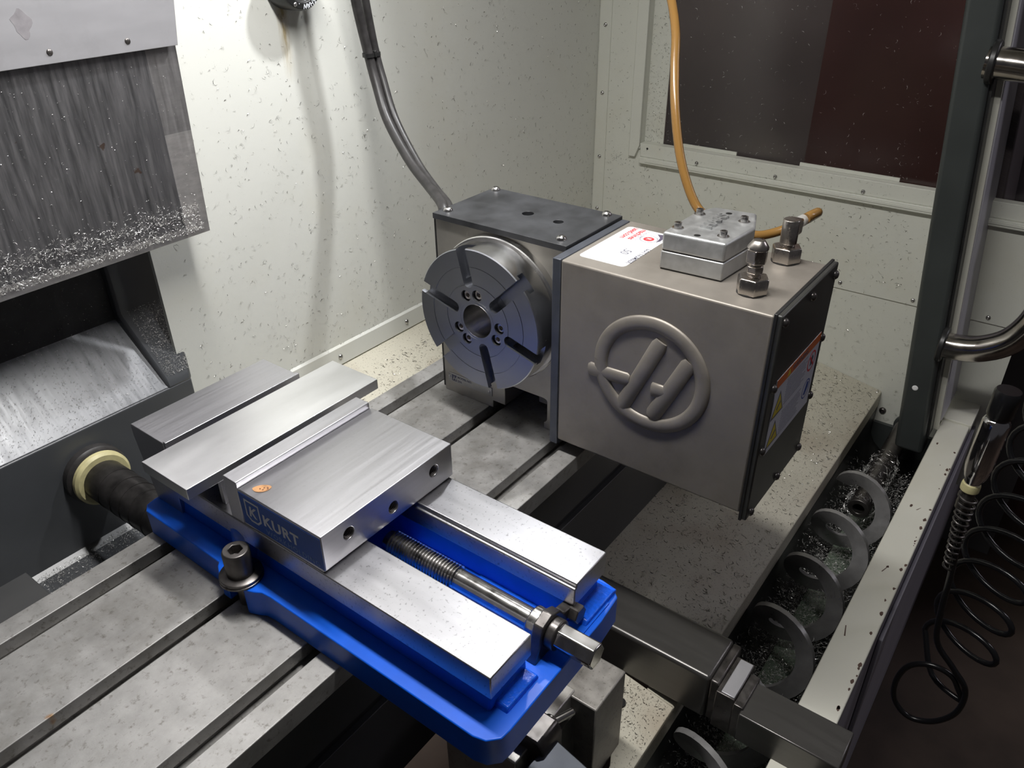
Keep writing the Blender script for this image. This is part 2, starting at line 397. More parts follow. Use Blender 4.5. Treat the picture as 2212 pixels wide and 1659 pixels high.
# ---- small shared meshes (local, millimetres, +Z is the outward axis)
def screw_mesh(kind, r, h, mat, hexr=None):
    b = MB()
    if kind == 'button':
        b.lathe([(r, -1), (r, 0.0), (r * .93, h * .45), (r * .72, h * .85), (r * .42, h), (r * .40, h * .45), (0.01, h * .45)], (0, 0, 0), (0, 0, 1), 18)
    elif kind == 'cap':
        hr = hexr or r * .52
        b.lathe([(r * 1.55, -.5), (r * 1.55, .7), (r, .75), (r, h * .93), (r * .93, h), (hr, h), (hr, h * .4), (0.01, h * .4)], (0, 0, 0), (0, 0, 1), 24)
    elif kind == 'dome':
        b.lathe([(r, -1), (r, 0.0), (r * .9, h * .5), (r * .55, h * .9), (0.01, h)], (0, 0, 0), (0, 0, 1), 14)
    elif kind == 'rivet':
        b.lathe([(r, -1), (r, .2), (r * .8, h * .7), (r * .45, h), (r * .4, h * .4), (.01, h * .4)], (0, 0, 0), (0, 0, 1), 14)
    elif kind == 'hex':
        b.lathe([(r, -1), (r, h * .9), (r * .9, h)], (0, 0, 0), (0, 0, 1), 6)
    me = b.mesh(kind + '_screw'); finish(me, mat, 40); return me
def chips(name, mat, placer, count, root=None, size=(1.2, 4.0), wid=(0.25, 0.6), label=None, cat=None, lift=0.35, tilt=0.5):
    """curled shavings: placer() -> (point, normal) ; joined in one mesh"""
    V, F = [], []
    off = root_off(root)
    for _ in range(count):
        p, nrm = placer(); n = Vector(nrm).normalized()
        u = n.orthogonal().normalized(); a0 = random.uniform(0, 2 * pi)
        u = (u * cos(a0) + n.cross(u) * sin(a0)); w = n.cross(u)
        nn = (n + u * random.uniform(-tilt, tilt) + w * random.uniform(-tilt, tilt)).normalized()
        u = (u - nn * u.dot(nn)).normalized(); w = nn.cross(u)
        r = random.uniform(*size) ; ang = random.choice((random.uniform(.5, 1.6), random.uniform(.8, 2.2), random.uniform(2, 4.2)))
        wd = random.uniform(*wid); seg = 4
        c = Vector(p) - off + n * (lift + abs((u * r).dot(n)))
        k = len(V)
        for i in range(seg + 1):
            t = -ang / 2 + ang * i / seg
            q = c + (u * (cos(t) - 1) + w * sin(t)) * r
            e = (1 - abs(2 * i / seg - 1) ** 2 * .7) * wd
            V.append((q - nn * e * .5 + u * cos(t) * e * .35) * S); V.append((q + nn * e * .5 - u * cos(t) * e * .35) * S)
        for i in range(seg): F.append((k + 2 * i, k + 2 * i + 1, k + 2 * i + 3, k + 2 * i + 2))
    me = bpy.data.meshes.new(name); me.from_pydata(V, [], F); me.update(); finish(me, mat, 0)
    o = bpy.data.objects.new(name, me); COL.objects.link(o)
    if root is not None: o.parent = root
    o['kind'] = 'stuff'
    if label: o['label'] = label; o['category'] = cat
    return o

# ================================================================== SETTING
XW, YW = 1157.0, 361.0
# back wall sheet with a folded foot band, its screws; it starts right of the column
wb = sroot('wall_back', (660, 361, -90))
MB().box(168, XW + 40, YW, YW + 6, -92, 1000).build('wall_sheet', 'cream_wall', wb)
MB().prism([(YW, -58), (YW - 4, -61), (YW - 5, -90), (YW, -91)], 'x', 168, XW).build('foot_band', 'cream_wall', wb, bevel=.6)
sc_wall = screw_mesh('button', 4.2, 2.6, 'bolt_steel')
for x, z in ((568, -76), (420, -76), (720, -76), (870, -76), (1020, -76), (262, -76)):
    inst(sc_wall, 'screw', wb, (x, YW - 4.5, z), axrot((0, -1, 0)))
# right wall: upper sheet with the window opening, corner strip, lower sheet
wr = sroot('wall_right', (1157, 0, -90))
W0, W1, WZ0, WZ1 = -470, 253, 112, 640
b = MB(); b.box(XW, XW + 4, W1, YW, -92, 1000); b.box(XW, XW + 4, -470, W1, -92, WZ0 - 30); b.box(XW, XW + 4, -470, W1, WZ1, 1000)
b.build('upper_sheet', 'cream_right', wr)
MB().box(XW + 3, XW + 7, -470, YW, -420, -88).build('lower_sheet', 'cream_right', wr)
MB().box(XW - 2, XW + 1, 334.5, YW - 2, -88, 1000).build('corner_strip', 'cream_right', wr, bevel=.5)
sc_dark = screw_mesh('button', 4.0, 2.6, 'bolt_steel')
for y, z in ((347, 321), (347, 196.5), (347, 70.5), (347, -40), (347, 450)):
    inst(sc_dark, 'screw', wr, (XW - 2, y, z), axrot((-1, 0, 0)))
for y, z in ((-175, -81), (-301, -82.5), (-50, -81), (76, -81), (-420, -82)):
    inst(sc_dark, 'screw', wr, (XW, y, z), axrot((-1, 0, 0)))
inst(screw_mesh('button', 6.5, 4.5, 'black_oxide'), 'bolt', wr, (XW + 3, -301, -314), axrot((-1, 0, 0)))
# window in the right wall
wn = sroot('window_1', (1157, 0, 112))
MB().prism([(276, 84), (276, 700), (253, 700), (253, 108), (262, 84)], 'x', XW - 9, XW + 1).build('jamb_flange', 'cream_right', wn, bevel=1.2)
MB().box(XW + 14, XW + 17, 212.5, 258, 100, 700).build('jamb_recess', 'cream_right', wn)
MB().box(XW - 4, XW + 15, 253.5, 256, 100, 700).build('jamb_return', 'cream_right', wn)
MB().prism([(253, 112), (250, 86), (-470, 86), (-470, 112)], 'x', XW - 6, XW + 14).build('sill_strip', 'cream_right', wn, bevel=.8)
MB().prism([(250, 73.5), (250, 86), (-470, 86), (-470, 73.5)], 'x', XW - 12, XW + 1).build('gutter', 'cream_right', wn, bevel=1.5)
MB().box(XW - 13.2, XW - 11, -470, 236, 78, 82.5).build('gutter_lip', 'cream_right', wn, bevel=.4)
riv = screw_mesh('rivet', 4.0, 3.2, 'bolt_steel')
for y in (128.5, -26.3, -181, -336): inst(riv, 'rivet', wn, (XW - 6, y, 91.5), axrot((-1, 0, 0)))
inst(screw_mesh('button', 2.2, .4, 'hole'), 'rivet_hole', wn, (XW - 6, 236, 103), axrot((-1, 0, 0)))
MB().box(XW + 17, XW + 23, -470, 214, 100, 700).build('glass', 'pane', wn)
for y0, y1 in ((60, 170), (-230, -60)): MB().box(XW + 14, XW + 17, y0, y1, 112, 118).build('seal_strip', 'cream_right', wn)
struct(MB().box(-1300, 1200, -440, 370, 1000, 1012).build('ceiling', 'cream_wall'))
struct(MB().box(-3500, 5000, -4500, 3000, -965, -950).build('floor', 'shop_floor'))
# front: low wall with a cream top rail
wf = sroot('wall_front', (500, -430, -950))
b = MB(); b.prism([(-407, -250), (-450, -250), (-450, -262), (-413, -262), (-413, -330), (-407, -330)], 'x', -760, 1120)
b.build('top_rail', 'cream_rail', wf, bevel=1.6)
MB().box(-760, 1880, -450, -446, -949, -258).build('front_panel', 'front_panel', wf)
MB().box(560, 1880, -456, -450.5, -700, -290).build('outer_panel', 'front_panel', wf, bevel=1)
b = MB(); b.box(1080, 1165, -452, -404, -262, -246); b.build('rail_end', 'cream_rail', wf, bevel=1.2)
b = MB(); rr = random.Random(11)
for k in range(34):
    x = rr.uniform(300, 1000); y = -450 + abs(rr.gauss(0, 3.0)) + 1.2 if rr.random() < .75 else rr.uniform(-446, -411)
    q = rr.uniform(.6, 2.4); n = 7
    b.prism([(x + q * rr.uniform(.6, 1.5) * cos(2 * pi * i / n) * 1.6, min(-407.5, max(-449.5, y + q * rr.uniform(.6, 1.2) * sin(2 * pi * i / n)))) for i in range(n)], 'z', -250, -249.85)
for x, y, a, L in ((640, -424, .3, 16), (500, -418, -.2, 18), (800, -430, .5, 9)):
    b.prism([(x, y), (x + L * cos(a), y - L * sin(a)), (x + L * cos(a) + 1, y - L * sin(a) - 1), (x + .5, y - 1.6)], 'z', -250, -249.85)
o = b.build('paint_flaw', 'bare', wf); o['kind'] = 'stuff'
# sliding door with leaning post and D handle
dr = sroot('door_1', (1000, -378, -284))
LEAN = 67.5 / 689.0
def ly(y, z): return y + (z + 284) * LEAN
def leanbox(x0, x1, y0, y1, z0, z1):
    return MB().add([(x, ly(y, z), z) for z in (z0, z1) for y in (y0, y1) for x in (x0, x1)],
                    [(0, 2, 3, 1), (4, 5, 7, 6), (0, 1, 5, 4), (2, 6, 7, 3), (0, 4, 6, 2), (1, 3, 7, 5)])
leanbox(1000, 1040, -400, -355, -284, 700).build('post', 'post', dr, bevel=7, seg=4)
leanbox(1010, 1046, -404, -399.5, -250, 700).build('edge_seal', 'black', dr)
leanbox(1040, 1046, -412, -398, -250, 700).build('door_seam', 'cream_rail', dr)
leanbox(1046, 1180, -414, -404, -235, 700).build('door_skin', 'door_panel', dr, bevel=2)
leanbox(1180, 1330, -426, -404, -235, 700).build('door_fold', 'door_panel', dr, bevel=3)
leanbox(1330, 1900, -436, -404, -300, 700).build('door_side', 'front_panel', dr, bevel=3)
inst(screw_mesh('button', 4.6, 0.5, 'white'), 'plug', dr, (1000, -361, -163.6), axrot((-1, 0, .0)))
hp = [(1006, ly(-392, 333), 333), (1006, -372, 331), (1006, -404, 326), (1006, -440, 308), (1006, -466, 270), (1006, -474, 220), (1006, -484, 130), (1006, -492, 60), (1006, -488, 0), (1006, -468, -44), (1006, -436, -69), (1006, -404, -78), (1006, ly(-398, -79), -79)]
MB().tube(smooth_path(hp, 6), 20.5, 20).build('handle', 'stainless', dr)
for z in (333, -79):
    MB().cyl((1006, ly(-396, z), z), (0, -1, 0.0), 28, 9, 28).build('handle_flange', 'black', dr, bevel=2)

# machine pan (cream sheet under the table) with its front lip
pn = thing('chip_pan', 'cream painted sheet metal chip pan strewn with swarf around the table', 'chip pan', (600, -100, -240))
def zp(y): return -249.9 + .18477 * (y + 158.3)
b = MB(); pts = [(YW, -91), (-100, zp(-100)), (-289, zp(-289)), (-291, zp(-291) - 2), (-291, -308), (-286, -308), (-286, zp(-286) - 5), (-100, zp(-100) - 4), (YW, -95)]
b.prism(pts, 'x', 374, XW + 2).build('pan_sheet', 'cream_pan', pn, bevel=.8)
MB().prism([(-256, zp(-256)), (-289, zp(-289)), (-291, zp(-291) - 2), (-291, -308), (-286, -308), (-286, zp(-286) - 5), (-256, zp(-256) - 5)], 'x', 303, 374).build('pan_front', 'cream_pan', pn)
MB().prism([(YW, -91), (112, -171), (112, -175), (YW, -95)], 'x', 182, 374).build('rear_sheet', 'cream_pan', pn)
ptl = [(x, y) for x, y in ((303, -222), (303, -291), (150, -291), (150, -276), (196, -270), (240, -248), (281, -226), (286, -221))]
b = MB(); n = len(ptl)
b.add([(x, y, zp(y)) for x, y in ptl] + [(x, y, zp(y) - 5) for x, y in ptl], [tuple(range(n))[::-1], tuple(range(n, 2 * n))] + [(i, (i + 1) % n, (i + 1) % n + n, i + n) for i in range(n)])
b.build('pan_corner', 'cream_pan', pn, bevel=.8)
MB().box(150, 303, -291.2, -288, -308, zp(-291) - 3).build('pan_lip', 'cream_pan', pn)
MB().cyl((266, -241, zp(-241) + .2), (0, .18, 1), 7, .5, 24).build('drain_hole', 'hole', pn)

# auger trough
tr = thing('auger_trough', 'dark oily sheet metal trough under the auger in front of the pan', 'trough', (600, -348, -400))
prof = [(-291, -309), (-291, -352)] + [(-348 + 57 * cos(t), -352 - 50 * sin(t)) for t in [pi * k / 10 for k in range(1, 10)]] + [(-405, -352), (-406, -255), (-409, -255), (-409, -410), (-288, -410), (-288, -309)]
MB().prism(prof, 'x', -500, XW).build('trough_sheet', 'trough', tr, smooth=50)
MB().box(XW - 6, XW + 2, -404, -292, -400, -338).build('end_plate', 'post', tr)
inst(screw_mesh('button', 7, 5, 'black_oxide'), 'end_bolt', tr, (XW - 6, -330, -372), axrot((-1, 0, 0)))
MB().box(-300, 1000, -366, -330, -401, -391).build('coolant_pool', 'coolant', tr)

# ================================================================== COLUMN
cl = thing('machine_column', 'dark grey glossy column casting with sloped foot behind the table', 'column', (0, 380, -145))
Yc = 345
MB().box(-420, 171, Yc, 640, -150, 10).build('foot_block', 'column', cl, bevel=2)
# sloped apron between the ribs, the cavity behind it
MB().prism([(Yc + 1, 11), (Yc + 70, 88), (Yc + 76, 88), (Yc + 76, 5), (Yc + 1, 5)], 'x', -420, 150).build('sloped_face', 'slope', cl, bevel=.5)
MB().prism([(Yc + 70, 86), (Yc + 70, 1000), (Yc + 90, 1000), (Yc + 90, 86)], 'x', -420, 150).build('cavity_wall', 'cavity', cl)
pr = [(Yc - .5, 8), (Yc + 2, 22), (Yc + 60, 96), (Yc + 60, 1000), (Yc + 95, 1000), (Yc + 95, 8)]
b = MB(); n = len(pr)
def ribx0(y, z): return 138 + 0 * z - (y - Yc) * .10
def ribx1(y, z): return 171 + (y - Yc) * .50 if z < 500 else 201
b.add([(ribx0(y, z), y, z) for y, z in pr] + [(ribx1(y, z), y, z) for y, z in pr], [tuple(range(n))[::-1], tuple(range(n, 2 * n))] + [(i, (i + 1) % n, (i + 1) % n + n, i + n) for i in range(n)])
b.build('side_rib', 'column', cl, bevel=3)
MB().box(-420, 172, 100, Yc + 2, -170, -145).build('base_shelf', 'column', cl, bevel=1)
MB().prism([(Yc - 9, -145.5), (Yc + 1, -145.5), (Yc + 1, -138)], 'x', -80, 171).build('shelf_fillet', 'column', cl)
MB().box(-420, -79, 100, Yc + 1, -146, -128).build('shelf_step', 'apron', cl, bevel=1)
# head covers hanging in front of the cavity
hc = thing('head_way_cover', 'oily brushed steel way cover hanging in front of the dark column cavity', 'way cover', (0, 303, 300))
MB().prism([(-420, 196), (213, 201.5), (221, 460), (221, 1000), (-420, 1000)], 'y', 300, 303).build('cover_sheet', 'waycover', hc, bevel=.4)
MB().prism([(206, 203), (213.5, 201), (219, 400), (211, 400)], 'y', 302.5, 330).build('side_fold', 'waycover', hc)
hs = thing('upper_head_cover', 'bright bare aluminium cover sheet with rivet holes at the top left', 'cover sheet', (0, 296, 420))
MB().prism([(-420, 396), (217, 399), (223, 440), (232, 1000), (-420, 1000)], 'y', 292, 296).build('cover_sheet', 'sheet_al', hs, bevel=.4)
rv2 = screw_mesh('dome', 3.0, 1.2, 'black_oxide')
for x, z in ((89, 408), (164.6, 408.7), (14, 407)): inst(rv2, 'rivet', hs, (x, 292, z), axrot((0, -1, 0)))
MB().prism([(72.7 + (8 + 1.6 * sin(3 * t) + 1.1 * cos(5 * t)) * cos(t), 433 + (11 + 1.8 * cos(4 * t)) * sin(t)) for t in [2 * pi * k / 26 for k in range(26)]], 'y', 291.85, 292).build('oil_stain', 'sheet_stain', hs)
# telescopic spring cover of the screw at the column foot
sp = thing('spring_screw_cover', 'black telescopic spiral screw cover with cream seal ring on the column foot', 'screw cover', (25, 340, -50))
MB().lathe([(36, 0), (36, 10), (33, 13), (29, 14)], (25, Yc + 1, -49), (0, -1, 0), 48).build('flange', 'rubber', sp)
MB().lathe([(22, 0), (30, 0), (33, 3), (33, 8), (30, 11), (22, 11)], (25, Yc - 13, -49), (0, -1, 0), 48, closed=False).build('seal_ring', 'seal_ring', sp)
prev = 0
for i, (y0, y1, r) in enumerate(((Yc - 10, 292, 24.5), (293, 268, 24.3), (269, 250, 24.1), (251, 230, 23.9), (232, 205, 23.7), (208, 150, 23.5))):
    MB().lathe([(r - 1.5, 0), (r + .6, 0), (r + .6, .8), (r, 1.0), (r, y0 - y1), (r - 1.2, y0 - y1)], (25, y0, -50), (0, -1, 0), 40).build('spiral_band', 'spring_steel', sp, smooth=50)

# ================================================================== TABLE and saddle
tb = thing('mill_table', 'stained cast iron mill table with three T-slots', 'machine table', (0, 0, -60))
H = 133.35
def slot(c): return [(c + 8, 0), (c + 8, -13), (c + 12, -13), (c + 12, -19), (c - 12, -19), (c - 12, -13), (c - 8, -13), (c - 8, 0)]
top = [(H, -21), (H, 0)] + slot(101.6) + slot(0) + slot(-101.6) + [(-H, 0), (-H, -21), (-104, -24), (-104, -62), (104, -62), (104, -24)]
MB().prism(top, 'x', -760, 700).build('table_casting', 'table', tb, bevel=.7)
sd = thing('saddle', 'dark saddle casting with ground ways under the front of the vise', 'saddle', (150, -180, -240))
MB().box(-760, 720, -109, -104, -110, -22).build('upper_apron', 'apron', sd)
MB().box(-760, 720, -104.5, -98, -124, -108).build('apron_gap', 'black', sd)
MB().box(-760, 720, -111, -104, -239.5, -123).build('lower_apron', 'apron', sd, bevel=.8)
b = MB(); b.prism([(-212, -150), (-236, -150), (-236, -236), (-150, -236), (-150, -158), (-205, -158)], 'x', 74, 174)
b.build('front_way', 'saddle_light', sd, bevel=1.5)
MB().prism([(-150, -152), (-265, -152), (-265, -272), (-150, -272)], 'x', 166, 224).build('way_block', 'saddle', sd, bevel=1.5)
MB().box(76, 166, -242, -236.2, -320, -172).build('wiper_plate', 'saddle_side', sd)
cp = thing('limit_clamp', 'black clamp block with a hex screw on the front way below the vise', 'clamp', (115, -240, -150))
MB().prism([(-216, -150), (-240, -150), (-240, -172), (-254, -172), (-254, -140), (-248, -132), (-216, -132)], 'x', 92, 124).build('clamp_block', 'black_oxide', cp, bevel=2)
MB().cyl((124, -238, -146), (1, 0, 0), 7, 6, 20).build('clamp_collar', 'black_oxide', cp, bevel=1)
MB().cyl((128, -240, -147), (1, -.35, -.1), 3.6, 24, 16).build('clamp_screw', 'screw_steel', cp)
gb = thing('trip_plate', 'grey flat steel plate at the bottom edge below the black clamp', 'plate', (100, -270, -170))
MB().prism([(50, -246), (115, -249.5), (101, -330), (50, -330)], 'z', -158, -146).build('plate', 'flange', gb, bevel=1)
MB().box(58, 96, -287, -256, -330, -158).build('plate_post', 'saddle_side', gb)
# box tube cover running towards the front rail
bt = thing('box_tube_cover', 'dark square telescopic tube running from the vise to the front rail', 'tube cover', (338, -240, -265))
MB().box(304, 371, -326, -112, -266, -200).build('outer_tube', 'box_tube', bt, bevel=4.5, seg=4)
MB().box(306, 369, -336, -326, -264, -203).build('end_band', 'black_oxide', bt, bevel=2)
MB().box(299, 356, -357, -336, -262, -206).build('middle_stage', 'black_oxide', bt, bevel=1)
MB().box(301, 354, -356, -341, -207, -204.8).build('wiper_block', 'sheet_al', bt, bevel=.8)
MB().box(296, 345, -368, -357, -258, -208).build('inner_band', 'black_oxide', bt, bevel=1.2)
MB().box(290, 340, -470, -366, -252, -211).build('inner_tube', 'box_tube', bt, bevel=1.5)

# ================================================================== AUGER
au = thing('chip_auger', 'dark steel spiral chip auger lying in the trough', 'auger', (600, -348, -352))
b = MB(); vs = []; fs = []; N = 28; pitch = 118.0; x_end = 890.0; turns = 10.2
YA, ZA, RO, RI, PH = -348, -318, 51, 28, 0.2
tot = int(N * turns)
for i in range(tot + 1):
    a = 2 * pi * i / N; x = x_end - pitch * i / N
    for r, dx in ((RO, -4.0), (RO, 4.0), (RI, 3.0), (RI, -3.0)):
        vs.append((x + dx, YA + r * cos(a + PH), ZA + r * sin(a + PH)))
for i in range(tot):
    for k in range(4):
        q = (k + 1) % 4; fs.append((4 * i + k, 4 * i + q, 4 * i + q + 4, 4 * i + k + 4))
fs.append((0, 3, 2, 1)); fs.append(tuple(4 * tot + k for k in range(4)))
b.add(vs, fs).build('spiral_flight', 'auger', au, smooth=35)
MB().lathe([(17, 0), (17, 300), (9, 300), (9, 270), (.01, 270)], (XW - 6, YA, ZA - 6), (-1, 0, 0), 28).build('drive_shaft', 'black_oxide', au, bevel=1)
MB().lathe([(21, 0), (21, 8), (18, 10)], (XW - 6, YA, ZA - 6), (-1, 0, 0), 28).build('bearing', 'post', au, bevel=1)

# ================================================================== VISE
vs_ = thing('machine_vise', 'blue and steel machine vise bolted across the table', 'vise', (70, -70, 0))
notch = [(-60, -6), (-28, -6), (-10, -8), (-7, -14), (-10, -22), (-28, -26), (-60, -26)]
outl = [(-4, 141), (-13, 139), (-18.5, 131), (-19, 64), (-19.5, 16), (-23, 13), (-27, 6), (-27, -2), (-27, -30), (-24, -38), (-20.5, -44), (-19.5, -54), (-19.5, -270), (-17, -280), (-9, -287.5), (0, -288.5), (120, -288.5), (150, -286), (158, -278), (160, -266), (160, 130), (154, 141)]
cutn = MB().prism([(-60, -3), (-16, -3), (-8, -8), (-8, -22), (-16, -27), (-60, -27)], 'z', -5, 60)
MB().prism(outl, 'z', 0, 28).build('base', 'blue', vs_, bevel=2.5, seg=3, cut=[cutn])
# raised body carrying the ways
b = MB(); b.prism([(2, 27), (6, 49), (46, 49), (48, 27)], 'y', -268, 125); b.prism([(103, 27), (105, 49), (146, 49), (150, 27)], 'y', -268, 125); b.build('body_wall', 'blue', vs_, bevel=2)
MB().lathe([(26, 27), (25, 52), (22, 58)], (22, 8, 0), (0, 0, 1), 36).build('bolt_boss', 'blue', vs_, bevel=1)
MB().prism([(8, 27), (48, 27), (46, 32), (40, 33), (10, 33)], 'y', -279, -264).build('front_pad', 'blue_rough', vs_, bevel=1)
MB().prism([(106, 27), (156, 27), (155, 31), (150, 33), (110, 33)], 'y', -282, -262).build('front_pad', 'blue_rough', vs_, bevel=1)
MB().box(96, 140, -284, -180, 28, 29.2).build('channel_floor', 'blue', vs_)
for x0, x1 in ((-1, 47), (104, 151)):
    b = MB()
    s = 1 if x0 > 50 else -1
    poly = [(x0, 48), (x0, 70), (x1, 70), (x1, 48)] if s < 0 else [(x0 + 0, 48), (x0 - 0, 66), (x0 + 2.5, 66.4), (x0 + 3, 70), (x1, 70), (x1, 48)]
    b.prism(poly, 'y', -272.6, 100).build('bed_rail', 'ground_y', vs_, bevel=.9)
# fixed jaw with its plate
MB().prism([(99, 27), (99, 108.8), (152, 108.8), (152, 96), (140, 27)], 'x', 0, 152.4).build('fixed_jaw', 'ground', vs_, bevel=.7)
MB().box(0, 152.4, 94.5, 98.6, 62, 110.8).build('jaw_plate', 'ground', vs_, bevel=.5)
# movable jaw: body with three tapped holes and a relief groove, and its plate
def ycut(x, z, r, y0=-112, d=26): return MB().cyl((x, y0, z), (0, 1, 0), r, d, 24)
mj = MB().prism([(-7, 70.2), (-7, 106.5), (-10, 108), (-109, 108), (-109, 74), (-106, 70.2)], 'x', 0, 152.4)
mjo = mj.build('movable_jaw', 'ground', vs_, bevel=.7, cut=[ycut(128, 92.8, 5.6), ycut(77, 86.2, 5.6), ycut(27.3, 93.1, 5.6)])
for x, z in ((128, 92.8), (77, 86.2), (27.3, 93.1)):
    b = MB()
    for k in range(7): b.lathe([(5.5, k * 2.0), (4.7, k * 2.0 + 1.0), (5.5, k * 2 + 2.0)], (x, -108.2, z), (0, 1, 0), 20, closed=False)
    b.build('tapped_hole', 'black_oxide', mjo)
MB().box(0, 152.4, -6.6, 11, 60, 113.2).build('movable_jaw_plate', 'ground', vs_, bevel=.8)
# logo label on the end of the movable jaw
lb = MB().prism([(-8.5, 105.5), (-108, 105.5), (-108.3, 74), (-9, 73)], 'x', -0.45, 0.1).build('logo_label', 'label_blue', mjo)
EX, EY = (0, -1, 0), (0, 0, 1)
text('brand_name', 'KURT', 15.5, mjo, (-.5, -36.6, 84.3), EX, EY, 'label_grey', .12, .45, spacing=1.10, sx=1.06)
text('brand_line', 'WORKHOLDING', 7.6, mjo, (-.5, -38.5, 75.4), EX, EY, 'label_dim', .1, 0.0, spacing=1.16, sx=1.02)
def ring_poly(outer, inner, x0, x1):
    n = len(outer); b = MB()
    b.add([(x0, y, z) for y, z in outer] + [(x0, y, z) for y, z in inner] + [(x1, y, z) for y, z in outer] + [(x1, y, z) for y, z in inner],
          [(i, (i + 1) % n, (i + 1) % n + n, i + n) for i in range(n)] + [(i, i + 2 * n, (i + 1) % n + 2 * n, (i + 1) % n) for i in range(n)] + [(i + n, (i + 1) % n + n, (i + 1) % n + 3 * n, i + 3 * n) for i in range(n)] + [(i + 2 * n, i + 3 * n, (i + 1) % n + 3 * n, (i + 1) % n + 2 * n) for i in range(n)])
    return b
o6 = [(-14.5, 101.5), (-33.5, 101.5), (-34, 84), (-29, 79.5), (-20, 79.5), (-14.5, 84)]
cy, cz = -24.2, 90.8
i6 = [(cy + (y - cy) * .84, cz + (z - cz) * .84) for y, z in o6]
ring_poly(o6, i6, -.62, -.44).build('logo_shield', 'label_grey', mjo)
text('logo_letter', 'K', 15, mjo, (-.5, -18.3, 85.4), EX, EY, 'label_grey', .12, .4, sx=1.0, shear=.15)
b = MB(); b.prism([(12 + 7.6 * cos(t) * (1 + .08 * sin(3 * t)) * cos(-.8) - 4.6 * sin(t) * sin(-.8), -24.5 + 7.6 * cos(t) * (1 + .08 * sin(3 * t)) * sin(-.8) + 4.6 * sin(t) * cos(-.8)) for t in [2 * pi * k / 22 for k in range(22)]], 'z', 107.9, 108.35)
b.build('rust_spot', 'rust', mjo)
b = MB()
for dx, dy in ((-1.2, .6), (1.6, -1.2), (-.6, -2.2), (2.6, -4.6), (3.6, -3.0)): b.cyl((12 + dx, -24.5 + dy, 108.3), (0, 0, 1), .75, .15, 10)
b.build('rust_pit', 'rust_dark', mjo)
# lead screw, hex drive, keeper plate
ls = MB()
b = MB(); vv = []; N = 20; pit = 3.1; y0, y1 = -105.0, -178.0
nt = int((y0 - y1) / pit * N)
for i in range(nt + 1):
    a = 2 * pi * i / N; y = y0 - pit * i / N
    for r, dy in ((11.2, -.35), (11.2, .35), (9.4, 1.2)):
        vv.append((76 + r * cos(a), y + dy, 45 + r * sin(a)))
ff = []
for i in range(nt):
    for k in range(2): ff.append((3 * i + k, 3 * i + 3 + k, 3 * i + 4 + k, 3 * i + 1 + k))
b.add(vv, ff); b.cyl((76, -100, 45), (0, -1, 0), 9.5, 80, 24)
lso = b.build('lead_screw', 'screw_steel', vs_, smooth=45)
MB().cyl((76, -176, 45), (0, -1, 0), 9.2, 95, 32).build('screw_shank', 'screw_steel', vs_, bevel=.6)
MB().cyl((76, -268, 45), (0, -1, 0), 10.9, 43, 6, rot=.2).build('hex_drive', 'screw_steel', vs_, bevel=1.2)
kp = [(76 + r * cos(t), 45 + r * sin(t)) for t, r in ((.35, 17), (.8, 17), (1.57, 18), (2.3, 18), (2.8, 16), (3.4, 17), (3.75, 27), (4.0, 34), (4.25, 33), (4.45, 22), (5.2, 18), (5.8, 16), (6.0, 20), (6.15, 34), (.05, 34), (.22, 22))]
MB().prism(kp, 'y', -271, -262).build('screw_keeper', 'black_oxide', vs_, bevel=1)
MB().lathe([(13.5, 0), (13.5, 8), (12, 9.5)], (76, -262, 45), (0, 1, 0), 28).build('thrust_collar', 'screw_steel', vs_, bevel=.6)
MB().lathe([(12.5, 0), (12.5, 7), (11, 8)], (76, -271, 45), (0, -1, 0), 28).build('thrust_washer', 'black_oxide', vs_, bevel=.6)
hm = screw_mesh('hex', 8.0, 7.5, 'black_oxide')
inst(hm, 'keeper_bolt', vs_, (105, -271, 42), axrot((0, -1, 0)))
inst(hm, 'keeper_bolt', vs_, (54, -271, 19.5), axrot((0, -1, 0)))

# hold-down bolt in the side slot of the vise base
hb = thing('hold_down_bolt', 'black socket head cap screw on stacked washers clamping the vise base', 'bolt', (-18, -14, 28))
hexcut = MB().prism(hexpoly(-18.5, -15, 6.2, .3), 'z', 50, 70)
MB().lathe([(11.6, 33.5), (11.6, 57), (10.6, 59)], (-18.5, -15, 0), (0, 0, 1), 40).build('bolt_head', 'black_oxide', hb, cut=[hexcut], bevel=.5)
MB().lathe([(6.5, -12), (6.5, 34)], (-18.5, -15, 0), (0, 0, 1), 24).build('bolt_shank', 'black_oxide', hb)
MB().lathe([(17.5, 30.8), (18.2, 31.2), (18.2, 33.2), (17.3, 33.9), (8, 33.9)], (-18.5, -15, 0), (0, 0, 1), 40).build('washer', 'black_oxide', hb)
MB().lathe([(17.6, 28.2), (18.6, 28.6), (18.6, 30.2), (17.8, 30.6)], (-18.5, -15, 0), (0, 0, 1), 40).build('washer', 'black_oxide', hb)
# workpiece plate resting on two parallels between the jaws
for nm, y, lab in (('parallel_bar', 30, 'thin steel parallel under the aluminium plate beside the movable jaw'), ('parallel_bar', 76, 'thin steel parallel under the aluminium plate beside the fixed jaw')):
    p = MB().box(6, 147, y - 2.5, y + 2.5, 70.1, 100.9).build(nm, 'ground', None, bevel=.3); tag(p, lab, 'parallel')
p = MB().box(-28.5, 189.5, 19.7, 85.2, 101, 111.8).build('aluminium_plate', 'plate_al', None, bevel=.45)
tag(p, 'bright aluminium bar laid flat between the vise jaws', 'workpiece')

